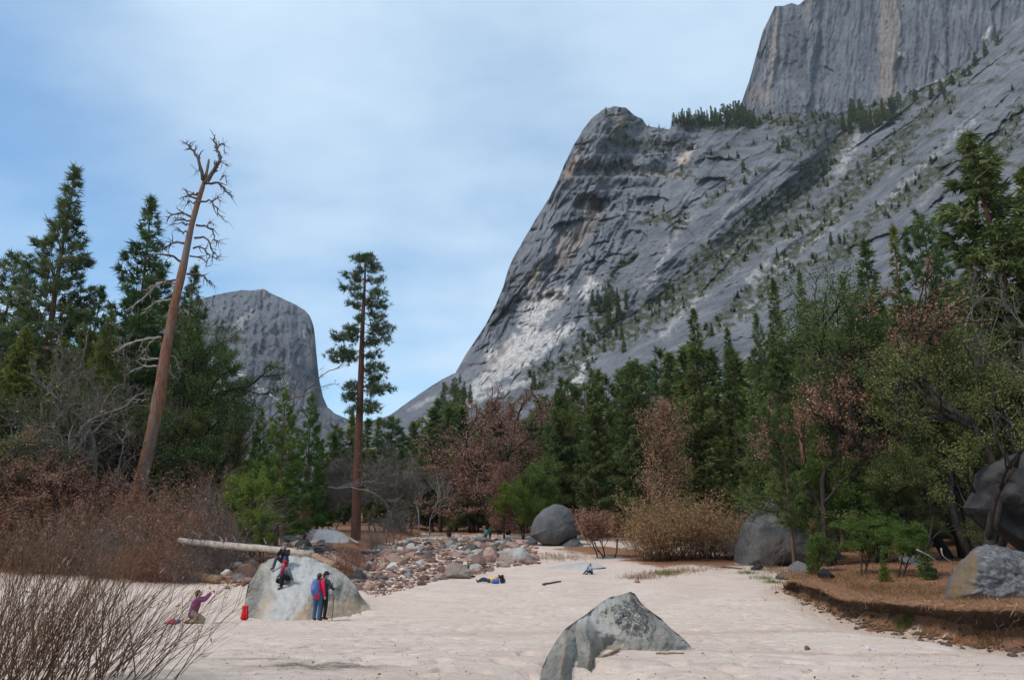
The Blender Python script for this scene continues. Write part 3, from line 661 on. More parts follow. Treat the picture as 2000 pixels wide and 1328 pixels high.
def blades(g, C, Dr, size, nb, spread, width, r, var, lift=0.0):
    """needle tufts: nb slim triangles leaving each centre"""
    n = len(C)
    if n == 0: return
    d = unit(Dr)[:, None, :] + spread * r.normal(size=(n, nb, 3)); d[..., 2] += lift
    d = unit(d)
    L = np.asarray(size).reshape(-1, 1, 1) * r.uniform(0.65, 1.15, (n, nb, 1))
    sdir = unit(np.cross(d, r.normal(size=(n, nb, 3))))
    c = C[:, None, :] + 0.12 * L * r.normal(size=(n, nb, 3))
    w = L * width
    V = np.stack([c - sdir * w * 0.5, c + sdir * w * 0.5, c + d * L], 2).reshape(-1, 3)
    a = np.clip(np.asarray(var).reshape(-1, 1) + r.normal(0, 0.10, (n, nb)), 0, 1)
    g.add(V, np.arange(n * nb * 3).reshape(-1, 3), None, np.repeat(a.ravel(), 3))
def leaves(g, C, size, r, var, flat=0.5, aspect=0.6):
    """small diamond leaves"""
    n = len(C)
    if n == 0: return
    nrm = r.normal(size=(n, 3)); nrm[:, 2] += flat * np.sign(nrm[:, 2] + 1e-6) * 2; nrm = unit(nrm)
    u = unit(np.cross(nrm, r.normal(size=(n, 3)))); v = np.cross(nrm, u)
    s = np.asarray(size).reshape(-1, 1) * r.uniform(0.6, 1.3, (n, 1))
    V = np.stack([C - u * s, C - v * s * aspect + nrm * s * 0.15, C + u * s, C + v * s * aspect + nrm * s * 0.15], 1).reshape(-1, 3)
    g.add(V, None, np.arange(n * 4).reshape(-1, 4), np.repeat(np.clip(var, 0, 1) * np.ones(n), 4))

def make_tree(name, wood, wood_mat, leaf, leaf_mat, leaf_name='crown', wood_name='trunk'):
    root = link(name, None)
    root.empty_display_size = 0.5
    if wood is not None: link(wood_name, wood.mesh(name + '_' + wood_name, wood_mat), root)
    if leaf is not None and leaf.n: link(leaf_name, leaf.mesh(name + '_' + leaf_name, leaf_mat, False), root)
    return root

def conifer(name, seed, H, Rm, base, prof, nb, style, leafm, barkm, r0=0.02, tuft=0.4, dens=1.0, droop=0.2, up=0.35, sparse=0.0, bend=0.012, bare=0.25, vary=(0.62, 1.18)):
    """H height, Rm widest reach, base: share of H free of green, prof(t) reach from crown base (0) to tip (1)"""
    r = np.random.default_rng(seed)
    wood, leaf = Geo(), Geo()
    k = 14
    z = np.linspace(0, H, k)
    ph = r.uniform(0, 6.28)
    ax = np.stack([bend * H * np.sin(z / H * 3 + ph) * (z / H), bend * H * np.cos(z / H * 2.2 + ph) * (z / H), z], -1)
    rt = r0 * H * (1 - z / H) ** 0.85 + 0.012; rt[0] *= 1.35
    add_tubes(wood, ax[None], rt[None], 8, 0.5)
    t = np.sort(np.clip((np.arange(nb) + r.uniform(-0.7, 0.7, nb)) / nb, 0, 0.995))
    hz = (base + (1 - base) * t) * H
    L = Rm * prof(t) * r.uniform(vary[0], vary[1], nb)
    keep = r.uniform(0, 1, nb) > sparse * (1 - t)
    L = np.where(keep, L, L * 0.3)
    az = np.arange(nb) * 2.39996 + r.normal(0, 0.5, nb)
    out = np.stack([np.cos(az), np.sin(az), np.zeros(nb)], -1)
    side = np.stack([-np.sin(az), np.cos(az), np.zeros(nb)], -1)
    org = np.stack([np.interp(hz, z, ax[:, 0]), np.interp(hz, z, ax[:, 1]), hz], -1)
    rise = (-droop + (up + droop) * t ** 0.8) + r.normal(0, 0.10, nb)
    def bpos(i, s):
        """point at share s along branch i"""
        l = L[i]
        zz = rise[i] * s * l + 0.18 * l * s * s * (1 - 0.2 * (t[i] < 0.2)) - droop * 0.5 * l * s * (1 - s)
        return org[i] + out[i] * (l * s)[:, None] + np.stack([0 * zz, 0 * zz, zz], -1) + side[i] * (0.06 * l * np.sin(4 * s + i))[:, None]
    ii = np.repeat(np.arange(nb), 6); ss = np.tile(np.linspace(0, 1, 6), nb)
    P = bpos(ii, ss).reshape(nb, 6, 3)
    rb = (0.011 * L + 0.010)[:, None] * np.linspace(1, 0.25, 6)[None]
    add_tubes(wood, P, rb, 4, 0.4)
    # dead lower sticks
    nd = int(bare * 22)
    if nd:
        hd = r.uniform(0.12, base + 0.12, nd) * H; ad = r.uniform(0, 6.28, nd); ld = r.uniform(0.2, 0.55, nd) * Rm
        o = np.stack([np.interp(hd, z, ax[:, 0]), np.interp(hd, z, ax[:, 1]), hd], -1)
        e = np.stack([np.cos(ad), np.sin(ad), r.uniform(-0.4, 0.2, nd)], -1)
        Pd = o[:, None] + e[:, None] * (ld[:, None] * np.linspace(0, 1, 4)[None])[..., None]; Pd[:, 2:, 2] -= 0.1 * ld[:, None]
        add_tubes(wood, Pd, np.tile(np.array([0.022, 0.016, 0.011, 0.005]), (nd, 1)), 3, 0.7)
    # foliage pads
    area = np.maximum(L, 0.25 * Rm * 0.5)
    cnt = np.maximum(3, (dens * 26 * (area / Rm) ** 1.35 * (Rm / tuft) / 6.0)).astype(int)
    bi = np.repeat(np.arange(nb), cnt)
    s = 1 - (1 - (0.12 if style != 'pine' else 0.30)) * r.uniform(0, 1, len(bi)) ** (1.15 if style != 'pine' else 1.6)
    wid = L[bi] * (0.34 if style == 'fir' else 0.30) * (1.15 - s) * 1.5 + 0.10 * tuft
    lat = r.uniform(-1, 1, len(bi)) * wid
    C = bpos(bi, s) + side[bi] * lat[:, None]
    C[:, 2] += r.normal(0, 0.16 * tuft, len(bi)) - (0.25 * np.abs(lat) if style == 'cedar' else 0.06 * np.abs(lat))
    Dr = out[bi] * 0.9 + side[bi] * (1.2 * lat / (wid + 1e-6))[:, None]
    Dr[:, 2] += 0.45 if style == 'pine' else (-0.35 if style == 'cedar' else 0.05)
    var = 0.42 + 0.22 * r.normal(size=nb)[bi] * 0.6 + 0.25 * (s - 0.6) + 0.10 * r.normal(size=len(bi))
    if style == 'leaf':
        q = np.repeat(C, 9, 0) + 0.42 * tuft * r.normal(size=(len(C) * 9, 3)); leaves(leaf, q, np.full(len(q), 0.085), r, np.repeat(var, 9) + 0.14 * r.normal(size=len(q)), 0.2)
    elif style == 'pine': blades(leaf, C, Dr, tuft * r.uniform(0.7, 1.2, len(bi)), 11, 0.75, 0.16, r, var, 0.1)
    elif style == 'cedar': blades(leaf, C, Dr, tuft * r.uniform(0.6, 1.3, len(bi)), 7, 0.55, 0.30, r, var, -0.1)
    else: blades(leaf, C, Dr, tuft * r.uniform(0.6, 1.25, len(bi)), 8, 0.50, 0.24, r, var, 0.0)
    # leader
    nl = 16; zt = np.linspace(0.955, 1.0, nl) * H
    C = np.stack([np.interp(zt, z, ax[:, 0]), np.interp(zt, z, ax[:, 1]), zt], -1)
    blades(leaf, C, np.tile([[0.0, 0, 1.0]], (nl, 1)), np.full(nl, tuft * 0.8), 8, 0.8, 0.18, r, np.full(nl, 0.5))
    return make_tree(name, wood, barkm, leaf, leafm), H

def grow(r, p, d, L, rad, level, maxlev, out, tips, nchild=(3, 4), spread=0.75, grav=0.0, curl=0.22, ratio=(0.58, 0.80), tip_from=None):
    """recursive limb; out collects (points, radii, level)"""
    k = 6
    pts = [p]; dd = d
    for i in range(k - 1):
        dd = unit(dd + curl * r.normal(size=3) + np.array([0, 0, grav]))
        pts.append(pts[-1] + dd * L / (k - 1))
    pts = np.array(pts)
    out.append((pts, rad * np.linspace(1, 0.55 if level < maxlev else 0.25, k), level))
    if level >= (maxlev if tip_from is None else tip_from): tips.append(pts)
    if level >= maxlev: return
    n = r.integers(nchild[0], nchild[1] + 1)
    for j in range(n):
        s = 1.0 if j == 0 else r.uniform(0.35, 0.95)
        q = pts[0] * 0 + np.array([np.interp(s * (k - 1), np.arange(k), pts[:, i]) for i in range(3)])
        i = min(k - 2, int(s * (k - 1)))
        base_d = unit(pts[i + 1] - pts[i])
        sp = spread * (0.45 if j == 0 else 1.0)
        nd = unit(base_d + sp * unit(r.normal(size=3)) * r.uniform(0.7, 1.3) + np.array([0, 0, grav * 0.5]))
        grow(r, q, nd, L * r.uniform(*ratio), rad * (0.72 if j == 0 else 0.50), level + 1, maxlev, out, tips, nchild, spread, grav, curl, ratio, tip_from)
def broadleaf(name, seed, H, stems=1, lev=4, leafm=None, barkm=None, leaf_n=0, leaf_size=0.12, leaf_r=0.4, trunk=0.28, rad=0.02, nchild=(3, 4), spread=0.8, grav=0.06, twigs=0, lean=(0, 0), curl=0.2, flat=0.3, splay=0.25, clump=1.0, twig_len=0.5, width=None):
    r = np.random.default_rng(seed)
    wood, leaf = Geo(), Geo()
    out, tips = [], []
    for s in range(stems):
        a = s * 6.28 / max(1, stems) + r.uniform(0, 1)
        sp = splay if stems > 1 else 0.06
        d = unit(np.array([math.cos(a) * sp + lean[0], math.sin(a) * sp + lean[1], 1.0]))
        grow(r, np.array([0.12 * stems * math.cos(a) * (stems > 1), 0.12 * stems * math.sin(a) * (stems > 1), -0.1]), d, H * trunk * r.uniform(0.85, 1.15), rad * H / math.sqrt(stems), 0, lev, out, tips, nchild, spread, grav, curl, tip_from=lev - 1)
    allp = np.concatenate([o[0] for o in out]); top = np.percentile(allp[:, 2], 99.7); k = H / top
    kx = k
    if width:
        ext = np.percentile(np.hypot(allp[:, 0], allp[:, 1]), 96); kx = width / ext
    S = np.array([kx, kx, k])
    for lv in range(lev + 1):
        o = [x for x in out if x[2] == lv]
        if o: add_tubes(wood, np.array([x[0] for x in o]) * S, np.maximum(np.array([x[1] for x in o]) * k, 0.006), (8, 6, 5, 4, 3, 3, 3)[lv], 0.3 + 0.1 * lv)
    T = np.array(tips) * S
    if twigs:
        n = len(T) * twigs; bi = np.repeat(np.arange(len(T)), twigs)
        s = r.uniform(0.1, 1.0, n) * 5; i = np.minimum(s.astype(int), 4); f = (s - i)[:, None]
        p = T[bi, i] * (1 - f) + T[bi, i + 1] * f
        d = unit(unit(T[bi, i + 1] - T[bi, i]) + 0.75 * unit(r.normal(size=(n, 3))) + np.array([0, 0, 0.15]))
        ln = twig_len * r.uniform(0.4, 1.2, n)[:, None]
        m = p + d * ln * 0.5 + 0.10 * ln * r.normal(size=(n, 3)); e = m + unit(d + 0.35 * r.normal(size=(n, 3))) * ln * 0.5
        add_tubes(wood, np.stack([p, m, e], 1), np.tile(np.array([0.010, 0.007, 0.004]) * (H / 12) ** 0.5 * 1.15, (n, 1)), 3, r.uniform(0.4, 1.0, n))
    if leaf_n:
        n = len(T) * leaf_n; bi = np.repeat(np.arange(len(T)), leaf_n)
        keepb = r.uniform(0, 1, len(T)) < clump; keep = keepb[bi]; bi = bi[keep]; n = len(bi)
        s = r.uniform(0.15, 1.0, n) * 5; i = np.minimum(s.astype(int), 4); f = (s - i)[:, None]
        C = T[bi, i] * (1 - f) + T[bi, i + 1] * f + leaf_r * r.normal(size=(n, 3)) * np.array([1, 1, 0.6])
        var = 0.5 + 0.20 * r.normal(size=len(T))[bi] * 0.7 + 0.16 * r.normal(size=n)
        leaves(leaf, C, np.full(n, leaf_size), r, var, flat)
    return make_tree(name, wood, barkm or B_OAK, leaf, leafm), H

def shrub(name, seed, H, W, nst, barkm, leafm=None, nleaf=0, lsize=0.03, sub=5, rad=0.012, out=0.6, lean=(0, 0), base=0.4, curl=0.10, subl=0.45, gravity=0.0):
    """many stems from one foot, each with side twigs"""
    r = np.random.default_rng(seed)
    wood, leaf = Geo(), Geo()
    k = 7
    az = r.uniform(0, 6.28, nst); tilt = out * r.uniform(0, 1, nst) ** 0.7
    d0 = np.stack([np.cos(az) * tilt + lean[0], np.sin(az) * tilt + lean[1], np.ones(nst)], -1); d0 = unit(d0)
    L = r.uniform(0.55, 1.08, nst) * np.minimum(H / d0[:, 2], 1.5 * H)
    b = r.normal(size=(nst, 3)) * base * np.array([1, 1, 0]); b[:, 2] = -0.15
    P = np.zeros((nst, k, 3)); P[:, 0] = b; d = d0.copy()
    for i in range(1, k):
        d = unit(d + curl * r.normal(size=(nst, 3)) + np.array([0, 0, 0.05 - gravity * i / k])); P[:, i] = P[:, i - 1] + d * (L / (k - 1))[:, None]
    rr = rad * r.uniform(0.5, 1.3, nst)[:, None] * np.linspace(1, 0.28, k)[None]
    add_tubes(wood, P, rr, 4, r.uniform(0.2, 0.9, nst))
    def side(P, n_each, ln, rd, kk=5):
        n0, k0 = P.shape[:2]; bi = np.repeat(np.arange(n0), n_each); n = len(bi)
        s = r.uniform(0.2, 0.97, n) * (k0 - 1); i = np.minimum(s.astype(int), k0 - 2); f = (s - i)[:, None]
        p = P[bi, i] * (1 - f) + P[bi, i + 1] * f
        dd = unit(unit(P[bi, i + 1] - P[bi, i]) + 0.55 * unit(r.normal(size=(n, 3))))
        Q = np.zeros((n, kk, 3)); Q[:, 0] = p; l = ln * r.uniform(0.35, 1.1, n)
        for j in range(1, kk):
            dd = unit(dd + curl * 1.2 * r.normal(size=(n, 3)) + np.array([0, 0, 0.04])); Q[:, j] = Q[:, j - 1] + dd * (l / (kk - 1))[:, None]
        add_tubes(wood, Q, (rd * r.uniform(0.6, 1.2, n))[:, None] * np.linspace(1, 0.35, kk)[None], 3, r.uniform(0.2, 1.0, n))
        return Q
    Q = side(P, sub, subl * H, rad * 0.42)
    if nleaf:
        A = np.concatenate([Q[:, 1:].reshape(-1, 3), P[:, 3:].reshape(-1, 3)])
        C = A[r.integers(0, len(A), nleaf)] + 0.03 * H * r.normal(size=(nleaf, 3))
        C = C[C[:, 2] > 0.03]
        leaves(leaf, C, np.full(len(C), lsize), r, 0.5 + 0.22 * r.normal(size=len(C)), 0.1, 0.45)
    return make_tree(name, wood, barkm, leaf, leafm, 'leaves', 'stems'), H

# placing: a thing of known photo position
def spot(px, D):
    """ground point at distance D in the photo column px (column taken at the horizon)"""
    u = (px - 1000.0) / F_PX
    x = u / CT * D * 1.0
    for _ in range(3):
        z = float(ground_z(x, D)); v = None
        # the photo row of that ground point, then the exact column
        zc = (z - CAM_Z); depth = D * CT + zc * ST
        x = u * depth
    return np.array([x, D, float(ground_z(x, D))])
def top_z(px, py, D): return float(at(px, py, D)[2])
PLACED = []
def plant(src, px, D, py_top, label=None, cat='tree', group=None, wide=1.0, rot=None, first=False, lean=(0, 0), rs=np.random.default_rng(99)):
    """src = (root, H): puts it (or a copy) on the ground at photo column px, its top at photo row py_top"""
    root, H = src
    o = root if not root.get('used') else copy_tree(root)
    root['used'] = 1
    tp = at(px, py_top, D)                      # the tip, where the photo shows it; the foot straight below
    p = np.array([tp[0], D, float(ground_z(tp[0], D))])
    h = tp[2] - p[2]
    s = h / H
    o.location = (p[0], p[1], p[2] - 0.05)
    o.scale = (s * wide, s * wide, s)
    o.rotation_euler = (lean[0], lean[1], rs.uniform(0, 6.28) if rot is None else rot)
    if 'used' in o: pass
    if label: tag(o, label, cat, group)
    return o
# ================================================================== trees and shrubs of the place
pr_pine = lambda t: np.where(t < 0.25, 0.75 + t, 1.0) * (1 - t) ** 0.85 * 1.05 + 0.02
pr_fir = lambda t: (1 - t) ** 0.95 * np.where(t < 0.12, 0.8 + t * 1.6, 1.0) + 0.015
pr_round = lambda t: np.sqrt(np.clip(1 - (2 * t - 0.75) ** 2 / 1.7, 0.02, 1)) * (1 - 0.35 * t)
pr_col = lambda t: np.where(t > 0.75, (1 - t) / 0.25, 1.0) * 0.9 + 0.05

PINE_A = conifer('pine_tree', 1, 27, 4.6, 0.16, pr_fir, 175, 'pine', L_PINE2, B_PINE, 0.013, 0.60, 1.5, 0.10, 0.5, vary=(0.72, 1.12))
PINE_B = conifer('pine_tree', 2, 24, 4.8, 0.15, pr_fir, 160, 'pine', L_PINE, B_PINE, 0.013, 0.58, 1.5, 0.12, 0.5, vary=(0.70, 1.12))
PINE_C = conifer('pine_tree', 3, 22, 3.2, 0.30, pr_round, 100, 'pine', L_PINE, B_PINE, 0.013, 0.55, 1.3, 0.08, 0.45, 0.3)
FIR_A = conifer('fir_tree', 4, 25, 4.0, 0.10, pr_fir, 190, 'fir', L_FIR, B_PINE, 0.014, 0.55, 1.7, 0.20, 0.35)
FIR_B = conifer('fir_tree', 5, 25, 3.6, 0.15, pr_fir, 170, 'fir', L_FIR, B_PINE, 0.013, 0.55, 1.5, 0.25, 0.35, 0.15)
FIR_C = conifer('fir_tree', 6, 25, 3.0, 0.08, pr_fir, 160, 'fir', L_FIR, B_PINE, 0.013, 0.50, 1.5, 0.15, 0.4, 0.1)
CED_A = conifer('cedar_tree', 7, 25, 4.8, 0.12, pr_pine, 170, 'cedar', L_CEDAR, B_CENTRE, 0.016, 0.55, 1.6, 0.30, 0.30, 0.15, 0.02)
CED_B = conifer('cedar_tree', 8, 22, 4.4, 0.22, pr_round, 130, 'cedar', L_CEDAR, B_CENTRE, 0.015, 0.55, 1.5, 0.22, 0.30, 0.25, 0.02)
YOUNG = conifer('young_pine', 9, 14, 3.0, 0.12, pr_pine, 110, 'pine', L_GREEN, B_PINE, 0.012, 0.42, 1.4, 0.12, 0.5)
SAPL = conifer('fir_sapling', 10, 5, 1.3, 0.08, pr_fir, 60, 'fir', L_GREEN, B_PINE, 0.012, 0.28, 1.3, 0.15, 0.3, 0, 0.02, 0)
FARFIR = conifer('conifer', 11, 25, 3.4, 0.08, pr_fir, 90, 'fir', L_FIR, B_PINE, 0.013, 1.0, 1.5, 0.2, 0.35, 0.1)
FARPINE = conifer('conifer', 12, 25, 3.6, 0.25, pr_round, 70, 'pine', L_PINE, B_PINE, 0.013, 0.95, 1.4, 0.1, 0.4, 0.3)
OAK_P = broadleaf('oak_tree', 21, 15, 2, 4, L_PINK, B_OAK, 34, 0.095, 0.24, 0.27, 0.015, (3, 4), 0.85, 0.07, 3)
OAK_P2 = broadleaf('oak_tree', 22, 15, 1, 5, L_PINK, B_OAK, 20, 0.095, 0.24, 0.26, 0.018, (3, 3), 0.8, 0.06, 2)
OAK_B = broadleaf('oak_tree', 23, 15, 1, 5, L_BROWN, B_OAK, 24, 0.085, 0.20, 0.30, 0.018, (3, 3), 0.75, 0.05, 2, clump=0.75)
OAK_D = conifer('oak_tree', 33, 12, 3.4, 0.12, pr_col, 80, 'leaf', L_BROWN, B_OAK, 0.012, 0.75, 1.0, -0.25, 0.7, 0.1, 0.03, 0.1)
OAK_G = broadleaf('bare_oak', 24, 14, 2, 5, L_BROWN, B_GREY, 1, 0.10, 0.25, 0.25, 0.014, (3, 3), 0.9, 0.04, 6, clump=0.30)
OAK_G2 = broadleaf('bare_oak', 25, 14, 3, 4, L_BROWN, B_GREY, 3, 0.10, 0.25, 0.24, 0.012, (3, 4), 0.95, 0.02, 8, clump=0.35)
LIVE_A = broadleaf('live_oak', 26, 15, 2, 5, L_OLIVE, B_OAK, 60, 0.064, 0.24, 0.27, 0.018, (3, 3), 0.85, 0.05, 0)
LIVE_T = broadleaf('live_oak', 34, 14, 1, 5, L_OLIVE, B_OAK, 50, 0.064, 0.26, 0.28, 0.022, (3, 3), 0.75, 0.07, 0, lean=(0.12, 0.1))
LIVE_B = broadleaf('live_oak', 27, 14, 3, 4, L_OLIVE, B_OAK, 110, 0.066, 0.30, 0.30, 0.018, (3, 4), 0.85, 0.04, 0)
MAPLE = broadleaf('green_tree', 28, 8, 2, 4, L_GREEN, B_OAK, 40, 0.085, 0.20, 0.27, 0.014, (3, 4), 0.8, 0.05, 0)
BIRCH = broadleaf('bare_birch', 29, 13, 1, 4, None, B_BIRCH, 0, 0.1, 0.2, 0.42, 0.011, (3, 3), 0.55, 0.12, 4)
GREYB = broadleaf('bare_tree', 30, 9, 4, 4, L_CEDAR, B_GREY, 2, 0.07, 0.25, 0.28, 0.012, (3, 4), 0.75, 0.08, 10, clump=0.5)

# ---- left group
plant(PINE_A, 150, 74, 328, 'tall pointed pine, the highest green tree on the left', 'pine', rot=0.5, lean=(0, 0.0))
plant(PINE_B, 300, 78, 392, 'dense pine close behind the leaning dead snag', 'pine', rot=1.0)
plant(PINE_B, 375, 84, 520, 'pine half hidden to the right of the leaning snag', 'pine', wide=0.9)
plant(PINE_C, 32, 80, 496, 'thin pine top at the left edge of the photo', 'pine')
plant(PINE_B, 190, 90, 560, 'shorter pine filling the gap between the two tall left pines', 'pine', wide=1.1)
plant(FIR_B, 60, 93, 600, 'dark fir behind the tallest left pine', 'fir', wide=1.2)
plant(FIR_A, 300, 98, 560, 'dark fir behind the snag trunk', 'fir', wide=1.15)
plant(FIR_B, 372, 102, 620, 'dark fir at the right end of the left stand', 'fir', wide=1.2)
plant(FIR_C, 135, 108, 640, 'dark fir deep inside the left stand', 'fir', wide=1.6)
plant(CED_B, 170, 70, 640, 'yellowish cedar in front of the left pines', 'cedar', wide=0.8)
plant(OAK_G, 190, 59, 690, 'grey bare oak with few brown leaves left of the snag', 'oak', wide=1.15)
plant(OAK_G2, 355, 70, 660, 'grey twiggy oak with few brown leaves right of the snag', 'oak', wide=1.1)
plant(OAK_G2, 70, 58, 740, 'bare twiggy oak near the left edge of the photo', 'oak', wide=1.2)
plant(OAK_G, 15, 76, 560, 'dark bare oak rising at the far left edge', 'oak', wide=0.8)
plant(OAK_G, 430, 76, 760, 'bare oak at the right end of the left thicket', 'oak')
plant(LIVE_A, 330, 78, 700, 'olive leafy oak behind the snag base', 'oak', wide=0.9)
plant(LIVE_B, 230, 74, 790, 'low olive oak in the left thicket behind the brush', 'oak')
plant(OAK_P, 40, 56, 840, 'low oak with dry pinkish leaves at the far left', 'oak', wide=1.3)
plant(OAK_P, 440, 59, 900, 'low oak with dry leaves beside the green maple', 'oak', wide=1.1)
plant(OAK_P2, 140, 55, 880, 'low dry-leaved oak above the bramble bank', 'oak', wide=1.5)
for px, D, pt, w, src, nm in ((45, 66, 640, 1.1, CED_A, 'greenish cedar low in the left stand near the edge'), (120, 68, 660, 1.2, FIR_A, 'green fir under the tallest left pine'), (215, 66, 610, 1.0, PINE_B, 'bushy green pine between the tallest pine and the snag'), (362, 72, 620, 0.9, LIVE_A, 'green leafy oak rising right of the snag'), (412, 70, 770, 0.8, LIVE_B, 'olive oak at the right shoulder of the left stand'), (165, 63, 720, 1.2, LIVE_B, 'olive oak in the lower middle of the left stand'), (20, 62, 760, 1.2, LIVE_A, 'olive oak at the lower left edge'), (310, 66, 760, 1.1, LIVE_B, 'dark olive oak right behind the snag foot')):
    plant(src, px, D, pt, nm, 'tree', wide=w)
# ---- between the left stand and the centre pine
plant(MAPLE, 505, 52, 915, 'bright green leafy tree beside the fallen pale log', 'tree', wide=0.75)
plant(MAPLE, 520, 50, 985, 'small bright green bushy tree right behind the pale log', 'tree', wide=0.8)
plant(YOUNG, 560, 58, 762, 'green young pine left of the tall centre pine', 'pine', wide=0.9)
plant(YOUNG, 612, 62, 770, 'green young pine nearest the tall centre pine', 'pine', wide=0.8)
plant(YOUNG, 512, 66, 800, 'slim young pine at the edge of the left stand', 'pine', wide=0.7)
plant(OAK_D, 600, 62, 985, 'small oak with orange leaves behind the slide boulder', 'oak', wide=0.9)
plant(GREYB, 650, 92, 880, 'grey bare tree left of the centre pine trunk', 'tree')
plant(GREYB, 745, 95, 870, 'grey bare tree just right of the centre pine trunk', 'tree', wide=1.2)
plant(GREYB, 800, 100, 900, 'grey bare tree next to the pale birches', 'tree')
plant(GREYB, 765, 74, 985, 'yellowish bare willow spreading over the stony stream bed', 'tree', wide=1.5)
plant(BIRCH, 822, 98, 890, 'slim pale birch trunk at the forest edge, left one', 'birch', wide=0.8)
plant(BIRCH, 842, 100, 915, 'slim pale birch trunk at the forest edge, right one', 'birch', wide=0.8)
# ---- middle stand
for px, D, pt, w, nm in ((870, 112, 868, 1.35, 'pinkish dry oak above the far end of the stream bed'), (925, 110, 850, 1.25, 'wide pinkish dry oak in the middle of the far stand'), (985, 104, 800, 1.3, 'tall pinkish dry oak left of the green oaks'), (1015, 115, 760, 1.1, 'highest pinkish dry oak, against the dark firs'), (1050, 122, 745, 1.0, 'pinkish oak top behind the bright green oak')):
    plant(OAK_P if w > 1.2 else OAK_P2, px, D, pt, nm, 'oak', wide=w)
plant(OAK_D, 985, 90, 905, 'oak branch cluster with bright orange leaves by the grey boulder', 'oak', wide=1.0)
plant(LIVE_A, 1045, 92, 790, 'bright green oak left of the grey rounded boulder', 'oak', wide=0.8)
plant(MAPLE, 1020, 88, 935, 'dark green leafy tree beside the grey rounded boulder', 'tree', wide=1.0)
plant(MAPLE, 1060, 84, 900, 'green leafy tree right behind the grey rounded boulder', 'tree', wide=0.8)
plant(CED_A, 1090, 90, 738, 'olive cedar behind the grey rounded boulder', 'cedar', wide=0.85)
plant(CED_A, 1155, 86, 722, 'tall olive cedar with a rusty trunk right of the rounded boulder', 'cedar', wide=0.8)
plant(CED_B, 1238, 80, 705, 'thin-topped cedar with a bare rusty trunk', 'cedar', wide=0.75)
plant(OAK_D, 1292, 66, 788, 'oak all in rusty brown leaves among the green cedars', 'oak', wide=0.72)
plant(CED_B, 1370, 72, 770, 'broad yellow-green cedar behind the golden bush', 'cedar', wide=1.15)
plant(FIR_B, 1350, 100, 605, 'dark spreading fir standing out before the pale slab', 'fir', wide=0.95)
plant(FIR_C, 1420, 95, 640, 'narrow fir right of the dark spreading fir', 'fir')
plant(PINE_B, 1478, 66, 615, 'tall deep green pine in the right stand', 'pine', wide=0.75)
plant(FIR_A, 1512, 84, 545, 'straight pointed fir rising behind the deep green pine', 'fir', wide=0.75)
plant(FIR_C, 1560, 92, 528, 'thin fir top right of the straight pointed fir', 'fir', wide=0.8)
plant(FIR_B, 1690, 90, 468, 'dark bushy fir high in the right stand', 'fir', wide=1.1)
plant(FIR_C, 1740, 95, 440, 'slim fir behind the live oaks on the right', 'fir', wide=0.9)
plant(PINE_C, 1805, 88, 420, 'thin crooked pine against the slab on the right', 'pine', wide=0.8)
plant(FIR_C, 1640, 100, 540, 'small fir above the brown oak', 'fir')
plant(CED_A, 1915, 50, 252, 'big dark cedar rising to the top of the right edge', 'cedar', wide=1.25)
plant(FIR_A, 1990, 62, 330, 'dark fir cut by the right edge of the photo', 'fir', wide=1.1)
plant(OAK_B, 1660, 47, 570, 'tall oak with rusty leaves and dark trunk in the right stand', 'oak', wide=0.85)
plant(OAK_B, 1585, 46, 690, 'lower oak with rusty leaves before the tall rusty oak', 'oak', wide=0.8)
plant(OAK_G, 1985, 44, 520, 'dark bare oak with few leaves at the right edge', 'oak', wide=0.8)
plant(LIVE_A, 1790, 48, 500, 'tall olive live oak in the right stand', 'oak', wide=0.95)
plant(LIVE_B, 1850, 44, 590, 'wide olive live oak over the mossy boulder', 'oak', wide=1.0)
plant(LIVE_T, 1850, 30, 640, 'olive live oak with a thick dark trunk beside the overhanging boulder', 'oak', wide=0.9, rot=0.3)
plant(LIVE_B, 1745, 50, 740, 'low spreading olive oak in the middle of the right stand', 'oak', wide=1.05)
plant(MAPLE, 1610, 50, 885, 'bright green leafy tree before the dark dome boulder', 'tree', wide=0.8)
plant(MAPLE, 1690, 47, 900, 'green bushy tree right of the dark dome boulder', 'tree', wide=0.8)
plant(LIVE_B, 1760, 44, 840, 'low dark olive oak over the needle bank', 'oak', wide=0.9)
plant(MAPLE, 1675, 40, 1000, 'low green leafy shrub on the needle bank', 'shrub', wide=1.2)
plant(MAPLE, 1745, 38, 1010, 'low green leafy shrub before the dark olive oak', 'shrub', wide=1.1)
plant(MAPLE, 1590, 43, 1035, 'small green leafy shrub at the foot of the dome boulder', 'shrub', wide=0.9)
plant(PINE_C, 1525, 47, 790, 'slim leaning dark trunk pine in front of the dome boulder', 'pine', wide=0.8)
# standing dead rust-coloured trunk
g = Geo(); rr_ = np.random.default_rng(5)
pz = np.linspace(0, 12.5, 12); P_ = np.stack([0.10 * np.sin(pz * 0.5), 0.08 * np.cos(pz * 0.6), pz], -1)
add_tubes(g, P_[None], (0.30 - 0.016 * pz + 0.03 * np.sin(pz * 2.3))[None] * np.where(pz > 12, 0.3, 1.0)[None], 9)
for i in range(14):
    z0 = rr_.uniform(3, 12); a = rr_.uniform(0, 6.28); l = rr_.uniform(0.4, 1.5)
    q = np.array([0, 0, z0]) + np.outer(np.linspace(0, 1, 4), np.array([math.cos(a), math.sin(a), rr_.uniform(-0.3, 0.3)]) * l); q[:, :2] += P_[int(z0 / 12.5 * 11), :2]
    add_tubes(g, q[None], np.array([[0.04, 0.03, 0.02, 0.008]]), 4)
plant((make_tree('dead_tree', g, B_SNAG, None, None), 12.5), 1560, 54, 770, 'rust-coloured broken trunk standing before the dome boulder', 'tree', rot=0)
